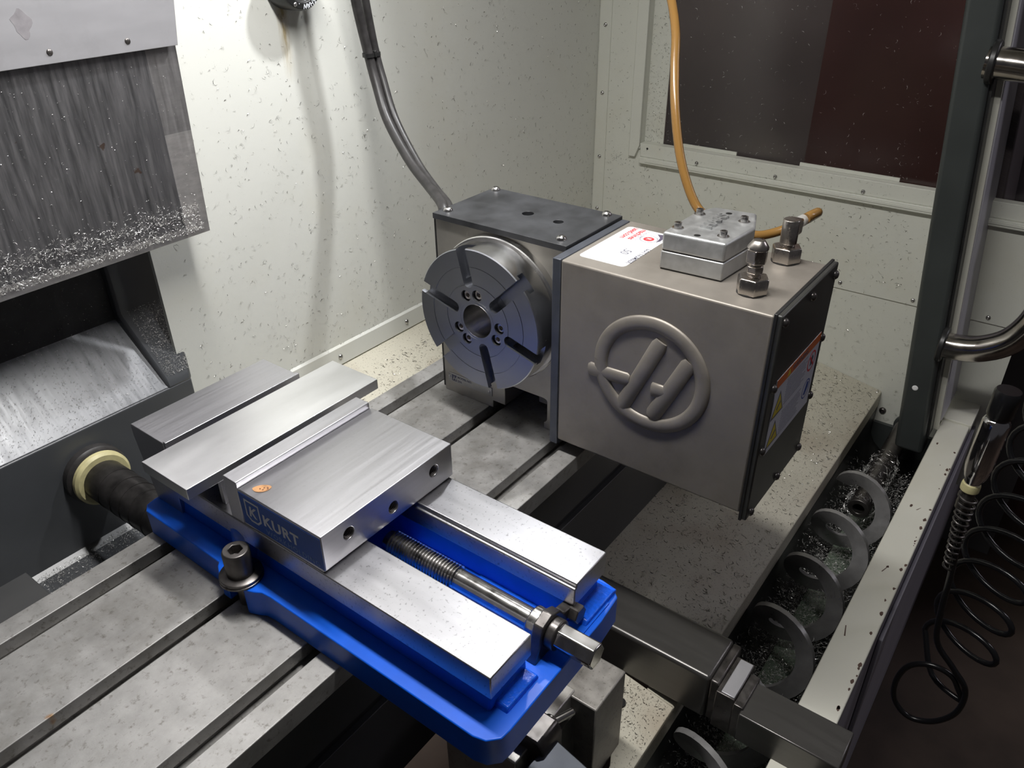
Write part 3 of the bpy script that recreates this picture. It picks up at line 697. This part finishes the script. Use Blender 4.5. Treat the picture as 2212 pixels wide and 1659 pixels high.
# ================================================================== ROTARY INDEXER
ix = thing('rotary_indexer', 'nickel plated rotary indexer with slotted faceplate and big side housing on the table', 'indexer', (400, -20, 0))
XB = 352.0
cuts = [MB().box(XB - 5, XB + 60, -72, 2, -5, 10), MB().prism(rrect(-76, -16, 8, 40, 5), 'x', XB - 5, XB + 30), MB().box(XB - 5, XB + 70, -44, -16, -5, 40)]
MB().box(XB, 458, -97, 77, 0.2, 222).build('body', 'nickel_body', ix, bevel=1.5, cut=cuts)
MB().prism(rrect(-98.3, 78, 222, 228.5, .4, 1), 'x', 348.5, 459).build('top_plate', 'black_plate', ix, bevel=1.0, cut=[MB().cyl((406.5, -10, 223), (0, 0, 1), 6.6, 9, 28), MB().cyl((403.5, -52, 223), (0, 0, 1), 5.6, 9, 28)])
MB().box(XB + 1, 456, 76.5, 80.5, 4, 222).build('back_cover', 'black', ix)
bs = screw_mesh('button', 5.6, 4.2, 'bolt_steel')
for x, y in ((452, 70), (363, 67.5), (362, -83.5), (451, -83)): inst(bs, 'top_screw', ix, (x, y, 228.5))
for x, y, r in ((406.5, -10, 6.6), (403.5, -52, 5.6)):
    MB().lathe([(r - .1, 0), (r - .1, 1.2), (.01, 1.2)], (x, y, 222.2), (0, 0, 1), 28).build('plate_hole', 'hole', ix)
# faceplate
CY, CZ = -13.5, 137.5
def rot2(y, z, a): return (CY + y * cos(a) + z * sin(a) * 1 if 0 else CY + z * sin(a) + y * cos(a), CZ + z * cos(a) - y * sin(a))
def platter_profile():
    return [(19.2, 0), (19.2, 36), (78, 36), (80, 35), (80, 1.0), (79, 0)]
b = MB(); pf = platter_profile(); n = 96; vs = []; fs = []
for r, h in pf:
    for i in range(n):
        t = 2 * pi * i / n; vs.append((309 + h, CY + r * cos(t), CZ + r * sin(t)))
m = len(pf)
for j in range(m):
    for i in range(n):
        k = (i + 1) % n; j2 = (j + 1) % m
        fs.append((j * n + i, j * n + k, j2 * n + k, j2 * n + i))
b.add(vs, fs)
bm = bmesh.new(); tmp = b.mesh('t'); bm.from_mesh(tmp); bmesh.ops.recalc_face_normals(bm, faces=bm.faces); bm.to_mesh(tmp); bm.free()
b.f = [tuple(p.vertices) for p in tmp.polygons]
cuts = []
for k in range(6):
    a = radians(14 + 60 * k); rin = 44 if k % 2 == 0 else 32.5
    hw = 6.4
    nk = [(-hw, 95), (-hw, rin)] + [(-hw * cos(t), rin - hw * sin(t) + 0.0) for t in [pi * q / 8 for q in range(1, 8)]] + [(hw, rin), (hw, 95)]
    cuts.append(MB().prism([rot2(y, z, a) for y, z in nk], 'x', 300, 323))
    hw2 = 11.0
    nk = [(-hw2, 95), (-hw2, rin + 2), (hw2, rin + 2), (hw2, 95)]
    cuts.append(MB().prism([rot2(y, z, a) for y, z in nk], 'x', 314.5, 323.2))
holes = []
for a0 in (14, 134, 254):
    for d in (-15, 15):
        a = radians(a0 + d); y, z = rot2(0, 29.5, a); holes.append((y, z))
        cuts.append(MB().cyl((300, y, z), (1, 0, 0), 6.4, 17, 20))
for r in (41.5, 61.0):
    g = MB(); n = 72; vs = []; fs = []
    for (rr, h) in ((r - .45, -2), (r + .45, -2), (r + .45, .7), (r - .45, .7)):
        for i in range(n): t = 2 * pi * i / n; vs.append((309 + h, CY + rr * cos(t), CZ + rr * sin(t)))
    for j in range(4):
        for i in range(n): k = (i + 1) % n; j2 = (j + 1) % 4; fs.append((j * n + i, j * n + k, j2 * n + k, j2 * n + i))
    cuts.append(g.add(vs, fs))
fp = b.build('faceplate', 'platter', ix, cut=cuts, smooth=25)
fp.data.materials.append(MT['platter_rim'])
for p in fp.data.polygons:
    c = p.center; r = sqrt((c[1] / S - CY + root_off(ix)[1]) ** 2 + (c[2] / S - CZ + root_off(ix)[2]) ** 2)
    if r > 78.2 and abs(p.normal[0]) < .6: p.material_index = 1
    if r < 22 and abs(p.normal[0]) < .6: p.material_index = 1
ch = screw_mesh('cap', 5.0, 5.0, 'fitting', 2.6)
for y, z in holes: inst(ch, 'clamp_screw', fp, (317.2, y, z), axrot((-1, 0, 0)))
MB().lathe([(82, 0), (83, 1), (83, 10)], (343, CY, CZ), (1, 0, 0), 80).build('spindle_collar', 'platter_rim', ix, smooth=40)
MB().lathe([(22.5, -.6), (22.5, 0), (19.4, 0), (19.2, -.6)], (309.1, CY, CZ), (1, 0, 0), 40, closed=False).build('bore_ring', 'platter_rim', ix)
MB().lathe([(19.1, 0), (19.1, 34), (.01, 34)], (310, CY, CZ), (1, 0, 0), 40, closed=False).build('spindle_bore', 'platter_rim', ix)
# name plate on the body
npl = MB().box(XB - 1.2, XB, 3, 71, 15.5, 27).build('name_plate', 'name_plate', ix, bevel=.3)
for y in (68.5, 6.5): inst(screw_mesh('dome', 1.8, 1.0, 'bolt_steel'), 'plate_rivet', npl, (XB - 1.2, y, 21.3), axrot((-1, 0, 0)))
b = MB().box(XB - 1.35, XB - 1.15, 57.5, 65, 17.2, 25.5); b.build('plate_logo', 'print_dark', npl)
text('plate_logo_letter', 'H', 8, npl, (XB - 1.4, 64.2, 18.5), EX, EY, 'name_plate', .05, .1, shear=.4)
text('plate_text', 'MODEL NO.', 4.2, npl, (XB - 1.3, 56, 22.6), EX, EY, 'print_dark', .05, .05)
text('plate_text', 'S/N', 4.2, npl, (XB - 1.3, 56, 17.2), EX, EY, 'print_dark', .05, .05)
# flange and the big gear housing
MB().box(322, 456, -109.5, -100, 10, 226).build('flange', 'flange', ix, bevel=.8)
XG = 322.0
MB().box(XG + .5, 458, -320, -109.5, 16.5, 225.7).build('gear_housing', 'nickel', ix, bevel=2.2, seg=3)
EMY, EMZ = -213.5, 133.0
b = MB()
rp = [(XG, EMY + 54 * cos(t), EMZ + 54 * sin(t)) for t in [2 * pi * k / 72 for k in range(73)]]
b.tube(rp, 7.6, 12)
def bar(y0, z0, y1, z1, r=8.2):
    b.tube([(XG, y0, z0), (XG, y0 + (y1 - y0) * .06, z0 + (z1 - z0) * .06), (XG, y1 - (y1 - y0) * .06, z1 - (z1 - z0) * .06), (XG, y1, z1)], [r * .75, r, r, r * .75], 14)
bar(-222.5, 172, -184, 84); bar(-253, 160, -219, 88); bar(-146, 119, -193, 120.5, 7.6); bar(-216, 119.5, -236, 119.5, 7.6)
b.v = [(XG + .5 + (x - XG) * .42, y, z) for x, y, z in b.v]
emb = b.build('emblem', 'nickel', ix, smooth=60)
# end cover with screws and warning label
MB().box(323.5, 468, -327, -320, 9, 227).build('end_cover', 'end_cover', ix, bevel=1.6)
MB().box(322.5, 469, -322.5, -319.5, 8, 228).build('gasket', 'black', ix, bevel=.6)
es = screw_mesh('dome', 4.6, 3.4, 'black_oxide')
for x, z in ((330, 219), (399.5, 216.5), (462.5, 215.5), (462, 149), (333, 153), (464, 81), (333, 86), (463, 16), (333, 15), (400, 16)):
    inst(es, 'cover_screw', ix, (x, -327, z), axrot((0, -1, 0)))
wl = MB().box(340, 456, -327.6, -327, 77, 158).build('warning_label', 'label_white', ix)
MB().box(340, 456, -327.8, -327.5, 148.5, 158).build('label_header', 'orange', wl)
text('header_word', 'WARNING', 8, wl, (380, -327.85, 150.2), (1, 0, 0), (0, 0, 1), 'print_dark', .05, .15, spacing=1.1)
def tri(cx, cz, s, m, dy, nm):
    MB().prism([(cx - s * .58, cz - s * .5), (cx + s * .58, cz - s * .5), (cx, cz + s * .5)], 'y', -327.6 - dy, -327.5).build(nm, m, wl)
tri(371, 153, 7, 'yellow', .3, 'header_triangle')
for z in (128, 96):
    tri(355, z, 26, 'print_dark', .2, 'triangle_border'); tri(355, z - .6, 21, 'yellow', .3, 'warning_triangle')
    MB().prism([(350, z - 5), (352, z - 6.5), (360, z - 1), (359, z + 1.2)], 'y', -328.05, -327.8).build('triangle_mark', 'print_dark', wl)
def disc(cx, cz, r0, r1, m, nm, dy=.3):
    MB().lathe([(r0, 0), (r1, 0), (r1, .2), (r0, .2)], (cx, -327.5, cz), (0, -1, 0), 32, closed=r0 < .1).build(nm, m, wl)
disc(440, 133, 9.2, 11.2, 'red', 'prohibition_ring'); MB().prism([(434, 140.5), (432.5, 139), (446, 125.5), (447.5, 127)], 'y', -327.9, -327.5).build('prohibition_bar', 'red', wl)
MB().prism([(437, 128), (441, 128), (444, 136), (440, 140), (437, 134)], 'y', -327.75, -327.5).build('prohibition_figure', 'print_dark', wl)
disc(440, 101, 9.6, 11, 'print_blue', 'glove_ring'); MB().prism([(434, 96), (440, 94), (446, 101), (446, 107), (440, 109), (437, 102)], 'y', -327.75, -327.5).build('glove_mark', 'print_blue', wl)
b = MB(); z = 144.0; rr = random.Random(3)
while z > 82:
    x = 371
    if abs(z - 113) > 2.5:
        xe = 427 - rr.uniform(0, 12)
        while x < xe:
            w = rr.uniform(2, 7); b.box(x, min(x + w, xe), -327.75, -327.5, z, z + 1.1); x += w + .9
    z -= 2.65
b.build('label_small_print', 'print_grey', wl)
# sticker on the housing top
st = MB().prism(rrect(341, 441, -168, -117, 5), 'z', 225.6, 226.0).build('asset_sticker', 'white', ix)
TX, TY = (-1, 0, 0), (0, -1, 0)
text('sticker_text', 'machines', 9.5, st, (440, -133.5, 226.05), TX, TY, 'red', .05, .25, sx=.92)
text('sticker_text', 'used.com', 9.5, st, (440, -124.5, 226.05), TX, TY, 'red', .05, .25, sx=.92)
text('sticker_text', 'Productivity Inc', 5.2, st, (440, -140.5, 226.05), TX, TY, 'print_grey', .05, .02, sx=.98)
text('sticker_text', 'LOT NUMBER', 6.6, st, (394, -164, 226.05), TX, TY, 'print_dark', .05, .05, sx=1.05)
text('sticker_text', '.50', 13, st, (384, -146, 226.05), TX, TY, 'print_dark', .05, .0, sx=.9)
fr = MB()
for a in ((346, 398, -163.8, -163.4), (346, 398, -121.6, -121.2), (346, 346.4, -163.8, -121.2), (397.6, 398, -163.8, -121.2)): fr.box(*a, 226.0, 226.08)
fr.box(348, 396, -165.0, -164.6, 226, 226.08)
fr.build('sticker_frame', 'print_grey', st)
MB().lathe([(.01, 0), (5.6, 0), (5.6, .1), (.01, .1)], (419, -152, 226.0), (0, 0, 1), 28, closed=False).build('sticker_disc', 'red', st)
text('sticker_disc_letter', 'R', 7, st, (421.5, -149.5, 226.12), TX, TY, 'white', .03, .1)
MB().lathe([(8.6, 0), (9.2, 0), (9.2, .08), (8.6, .08)], (419, -152, 226.0), (0, 0, 1), 36, closed=False).build('sticker_ring', 'print_plum', st)
MB().prism([(428, -160), (436, -153), (438.5, -163), (420, -164.5), (414, -162), (421, -161.5)], 'z', 226.0, 226.08).build('sticker_swoosh', 'print_plum', st)
# small cast valve box on the housing
vb = [(357.5, -196), (361, -256), (416, -260.5), (454, -246.5), (449, -206), (428, -196)]
def inset(poly, d):
    cx = sum(p[0] for p in poly) / len(poly); cy = sum(p[1] for p in poly) / len(poly)
    return [(cx + (x - cx) * (1 - d), cy + (y - cy) * (1 - d)) for x, y in poly]
vbo = MB().prism(vb, 'z', 244.5, 262).build('valve_box', 'zinc', ix, bevel=2.4, seg=3)
MB().prism(vb, 'z', 227, 243.8).build('box_base', 'zinc', vbo, bevel=1.2)
MB().prism(inset(vb, .03), 'z', 243.4, 245).build('box_joint', 'black_oxide', vbo)
MB().prism(inset(vb, .02), 'z', 225.7, 227.4).build('box_gasket', 'black', vbo)
vc = screw_mesh('cap', 3.5, 5.4, 'bolt_steel')
for x, y in ((420, -203), (424, -246), (374, -203), (377, -246)): inst(vc, 'box_screw', vbo, (x, y, 262))
for x, y in ((438, -225), (366.5, -226)): MB().lathe([(3.4, 0), (2.6, .3), (.01, .3)], (x, y, 261.9), (0, 0, 1), 20).build('box_hole', 'hole', vbo)
text('cast_name', 'HAAS', 15, vbo, (386, -229.5, 262.6), (1, 0, 0), (0, 1, 0), 'zinc', 1.9, .4, spacing=1.0, sx=1.12)
# fittings on the housing
def fit_base(x, y):
    f = MB().lathe([(13, 0), (13, 1.2), (12.6, 1.3)], (x, y, 225.7), (0, 0, 1), 28).build('fitting_seat', 'black', ix)
    g = MB().lathe([(14.2, 0), (14.2, 12.5), (13, 14)], (x, y, 227), (0, 0, 1), 6, rot=.5).build('hex_bushing', 'fitting', ix, bevel=.5)
    return g
ca = fit_base(352 + 5, -286)
x, y = 357, -286
MB().lathe([(6, 0), (5, .6), (6, 1.2), (5, 1.8), (6, 2.4), (5, 3.0), (6, 3.6), (6, 5)], (x, y, 240.5), (0, 0, 1), 24).build('cap_thread', 'fitting', ca)
MB().lathe([(7.6, 0), (7.6, 6)], (x, y, 245), (0, 0, 1), 6, rot=.4).build('cap_jam_nut', 'fitting', ca, bevel=.5)
MB().lathe([(6, 0), (6, 4)], (x, y, 250.5), (0, 0, 1), 24).build('cap_neck', 'fitting', ca)
MB().lathe([(9.3, 0), (9.3, 12)], (x, y, 254), (0, 0, 1), 6, rot=.2).build('cap_nut', 'fitting', ca, bevel=.6)
MB().lathe([(9.0, 0), (9.0, 2), (5.2, 7.5), (4.4, 8)], (x, y, 266), (0, 0, 1), 28).build('cap_dome', 'fitting', ca, bevel=.4)
eb = fit_base(441 + 2, -284)
x, y = 443, -284
MB().lathe([(6.6, 0), (5.7, .7), (6.6, 1.4), (5.7, 2.1), (6.6, 2.8), (6.6, 4)], (x, y, 240.5), (0, 0, 1), 24).build('elbow_thread', 'fitting', eb)
MB().lathe([(7.8, 0), (7.8, 22), (7, 23)], (x, y, 244), (0, 0, 1), 24).build('elbow_post', 'fitting', eb, bevel=.5)
MB().box(x - 2, x + 16, y - 6.5, y + 6.5, 250, 264.5).build('elbow_block', 'fitting', eb, bevel=1.4)
MB().cyl((x + 15, y, 258), (1, -.25, .12), 5.6, 12, 20).build('elbow_barb', 'clear', eb, bevel=1)

# ================================================================== HOSES AND CABLES
h1 = smooth_path([(468, -289, 261.5), (476, -291, 262.5), (492, -292, 261), (508, -284, 252), (512, -268, 238), (500, -250, 229), (486, -237, 228), (478, -215, 232), (476, -192, 240), (478, -176, 246), (482, -160, 266), (490, -143, 297), (505, -126, 338), (525, -112, 372), (545, -100, 400), (566, -83, 425), (590, -60, 452), (620, -30, 520), (640, 0, 640), (650, 20, 1000)], 6)
tag(MB().tube(h1, 4.7, 14).build('amber_hose', 'amber'), 'translucent amber air hose rising from the indexer elbow past the window', 'hose')
c1 = [(384, 84, 165), (383, 86, 192), (388, 96, 214), (403, 114, 219), (429, 155, 223), (449, 205, 243), (469, 258, 282), (481, 285, 322), (482, 296, 360), (474, 300, 419), (470, 300, 470), (468, 300, 600), (468, 300, 1000)]
c2 = [(398, 86, 165), (397, 90, 190), (401, 99, 210), (416, 116, 214), (441, 155, 217), (462, 204, 238), (482, 257, 281), (493, 284, 324), (495, 296, 360), (490, 300, 419), (486, 300, 470), (485, 300, 600), (485, 300, 1000)]
tag(MB().tube(smooth_path(c1, 8), 6.3, 14).build('power_cable', 'rubber'), 'thicker black cable, left of the tied pair hanging behind the indexer', 'cable')
tag(MB().tube(smooth_path(c2, 8), 5.3, 14).build('power_cable', 'rubber'), 'thinner black cable, right of the tied pair hanging behind the indexer', 'cable')
ty = thing('cable_tie', 'black cable tie holding the two hanging black cables together', 'cable tie', (488, 290, 356))
b = MB()
for cx, r in ((481.6, 7.0), (493.8, 6.0)): b.lathe([(r, -2.4), (r + .9, -2.4), (r + .9, 2.4), (r, 2.4), (r, -2.4)], (cx, 295, 356), (0, 0, 1), 20, closed=False)
b.build('tie_band', 'black', ty)
MB().box(486, 489.5, 287, 293, 353, 361).build('tie_head', 'black', ty, bevel=.6)
# round optical receiver on the back wall
rc = thing('optical_receiver', 'round black receiver with white raised lettering at the top of the back wall', 'receiver', (416, 361, 438))
MB().lathe([(30, 0), (33, 2), (33, 30), (31, 33), (24, 34), (22, 31), (.01, 31)], (416, YW, 444), (0, -1, 0), 56).build('housing', 'black', rc, bevel=.6)
word = 'RENISHAW .'
for i, c in enumerate(word):
    if c == ' ': continue
    a = radians(-14 - 10.5 * i)          # clockwise, tops outward
    d = Vector((cos(a), 0, sin(a)))
    # along the ring, reading clockwise seen from the front
    exv = Vector((sin(a), 0, -cos(a)))
    text('letter', c, 7.4, rc, Vector((416, YW - 34.3, 444)) + d * 25.2, exv, d, 'label_grey', .15, .12, align='CENTER')
inst(screw_mesh('button', 2.6, 1.0, 'bolt_steel'), 'housing_screw', rc, (416 + 28 * cos(radians(-118)), YW - 33.4, 444 + 28 * sin(radians(-118))), axrot((0, -1, 0)))

# ================================================================== OUTSIDE: air gun, coil hose, shop beyond the window
ag = thing('air_blow_gun', 'chrome air blow gun hanging outside the front rail', 'air gun', (600, -489, 0))
A0 = Vector((600, -491, 78)); A1 = Vector((600, -488, -42)); AX = (A1 - A0).normalized()
MB().lathe([(.01, 0), (12, 0), (13.5, 3), (13.5, 30), (11, 36), (9, 38)], A0, AX, 28).build('gun_cap', 'coil', ag)
MB().lathe([(9, 34), (12, 36), (14, 40), (14, 100), (12.5, 112), (9, 120), (8, 126)], A0, AX, 32).build('gun_body', 'chrome', ag)
MB().lathe([(9.5, 124), (10, 126), (10, 133), (8, 135)], A0, AX, 28).build('gun_collar', 'seal_ring', ag)
MB().lathe([(8, 134), (8, 160)], A0, AX, 24).build('gun_coupling', 'black_oxide', ag)
b = MB(); hx = [Vector((600, -489 - 0.4 * k / 10, -62 - k * .85)) + Vector((10 * cos(k * .62), 10 * sin(k * .62), 0)) * (1 - k / 260) for k in range(130)]
b.tube(hx, 1.5, 8).build('strain_spring', 'black_oxide', ag)
hs_ = smooth_path([(600, -489, -70), (600, -494, -120), (600, -500, -180), (600, -504, -240), (600, -512, -290), (602, -538, -322), (604, -560, -352), (604, -560, -396), (602, -540, -428), (600, -512, -438), (600, -490, -420), (600, -484, -385), (602, -492, -352), (604, -514, -336), (606, -540, -340), (608, -556, -364)], 7)
coil_pts = []
for k in range(0, 190):
    t = k / 26.0 * 2 * pi; u = k / 190
    coil_pts.append((640 + 70 * u + 18 * cos(t), -536 + 42 * cos(t) - 18 * u, -330 + 350 * u + 30 * sin(t)))
tag(MB().tube(hs_ + smooth_path([hs_[-1], (612, -560, -380), (626, -520, -372), coil_pts[0]], 5) + coil_pts, 3.8, 10).build('coil_hose', 'coil'), 'glossy black coiled air hose hanging below the chrome gun', 'hose')
tag(MB().box(1900, 2500, -1250, 152, -950, 1000).build('shop_cabinet', 'red_cabinet'), 'blurred dark red brown cabinet seen through the window', 'cabinet')
tag(MB().box(2100, 2700, 190, 1300, -950, 1400).build('grey_locker', 'shop_wall'), 'blurred grey locker left of the red brown cabinet through the window', 'locker')
tag(MB().box(1700, 1890, -560, -280, -950, 420).build('machine_cabinet', 'shop_wall'), 'blurred grey box in front of the red brown cabinet through the window', 'cabinet')
struct(MB().box(3400, 3450, -4500, 3000, -950, 3000).build('wall_far', 'shop_wall'))

# ================================================================== SWARF
R_ = random.uniform
def rect_y(x0, x1, z0, z1, y, bias=1.0): return lambda: ((R_(x0, x1), y, z0 + (z1 - z0) * random.random() ** bias), (0, -1, 0))
def rect_x(y0, y1, z0, z1, x, bias=1.0): return lambda: ((x, R_(y0, y1), z0 + (z1 - z0) * random.random() ** bias), (-1, 0, 0))
chips('wall_swarf', 'chip', rect_y(200, XW, -60, 430, YW, 1.5), 2600, wb, (1.3, 4.2), (.28, .5))
chips('wall_swarf', 'chip', rect_x(-330, 330, -330, 80, XW, 1.0), 1700, wr, (1.6, 4.6), (.35, .6))
chips('wall_swarf', 'chip', rect_x(258, 350, 60, 420, XW, 1.6), 260, wr, (1.2, 3.0), (.3, .6))
chips('window_swarf', 'chip_bright', rect_x(-320, 212, 118, 420, XW + 16.5, 1.6), 330, wn, (1.2, 4.2), (.3, .55))
chips('sill_swarf', 'chip', rect_x(-320, 252, 74, 112, XW - 9, 1.4), 260, wn, (1.2, 3.4), (.3, .6))
chips('recess_swarf', 'chip', rect_x(214, 253, 100, 420, XW + 13.5, 1.8), 420, wn, (1.0, 3.4), (.3, .55))
def on_pan():
    y = R_(-288, 330); x = R_(340, XW - 4)
    z = zp(y) if y < -100 else -239.1 + (y + 100) * (148.1 / 461)
    return (x, y, z), (0, -.2, 1)
chips('pan_swarf', 'chip', on_pan, 9000, pn, (1.6, 5.2), (.4, .75))
chips('pan_bright_swarf', 'chip_bright', on_pan, 700, pn, (1.4, 4.6), (.35, .75))
def on_corner():
    y = R_(-288, -235); x = R_(200 + (y + 290) * 1.3, 300); return (x, y, zp(y)), (0, -.2, 1)
chips('corner_swarf', 'chip', on_corner, 300, pn, (.8, 2.4), (.35, .7))
def in_trough():
    u = random.gauss(0, .55); t = pi / 2 + max(-1.35, min(1.35, u)); x = R_(200, 1050); lift = R_(0, 16) + (26 * random.random() if u < 0 else 8 * random.random())
    t2 = pi / 2 - u if abs(u) < 1.35 else t
    return (x, -348 + 55 * cos(t2), -352 - 48 * sin(t2) + lift), (0, -cos(t2) * .5, 1)
chips('trough_swarf', 'chip_bright', in_trough, 14000, tr, (1.2, 4.6), (.4, .8), tilt=1.0)
def on_shaft():
    t = R_(0, 2 * pi); x = R_(850, 1010); return (x, YA + 21 * cos(t), ZA - 6 + 21 * sin(t)), (0, cos(t), sin(t))
chips('wrapped_swarf', 'chip_bright', on_shaft, 900, au, (2, 7), (.3, .6), tilt=.6)
def on_slope():
    u = random.random(); return (R_(-120, 150), Yc + 2 + 66 * u, 13 + 75 * u), (0, -.75, .66)
chips('slope_swarf', 'chip_bright', on_slope, 1600, cl, (.6, 2.0), (.25, .5))
chips('rib_swarf', 'chip_bright', lambda: (lambda u: ((R_(142, 175 + 26 * u), Yc + 2 + 56 * u, 24 + 74 * u), (0, -.78, .62)))(random.random()), 1600, cl, (.6, 1.8), (.25, .5))
chips('cavity_swarf', 'chip', lambda: ((R_(-160, 145), Yc + 69, R_(88, 230)), (0, -1, 0)), 1800, cl, (.5, 1.6), (.25, .5))
def fillet():
    return ((R_(-78, 60), Yc - 3 - abs(random.gauss(0, 20)), -144.5 + R_(0, 3)), (0, -.3, 1))
chips('shelf_swarf', 'chip_bright', fillet, 1100, cl, (.6, 2.4), (.25, .5), tilt=.9)
def on_cover():
    x = R_(-80, 205); return (x, 299.6, 206 + abs(random.gauss(0, 9)) + (18 if random.random() < .4 else 0)), (0, -1, 0)
chips('cover_swarf', 'chip_bright', on_cover, 3600, hc, (.6, 2.6), (.25, .5), tilt=.9)
chips('cover_dust', 'chip_bright', lambda: ((R_(-80, 205), 299.6, R_(215, 395)), (0, -1, 0)), 420, hc, (.5, 1.3), (.25, .45))
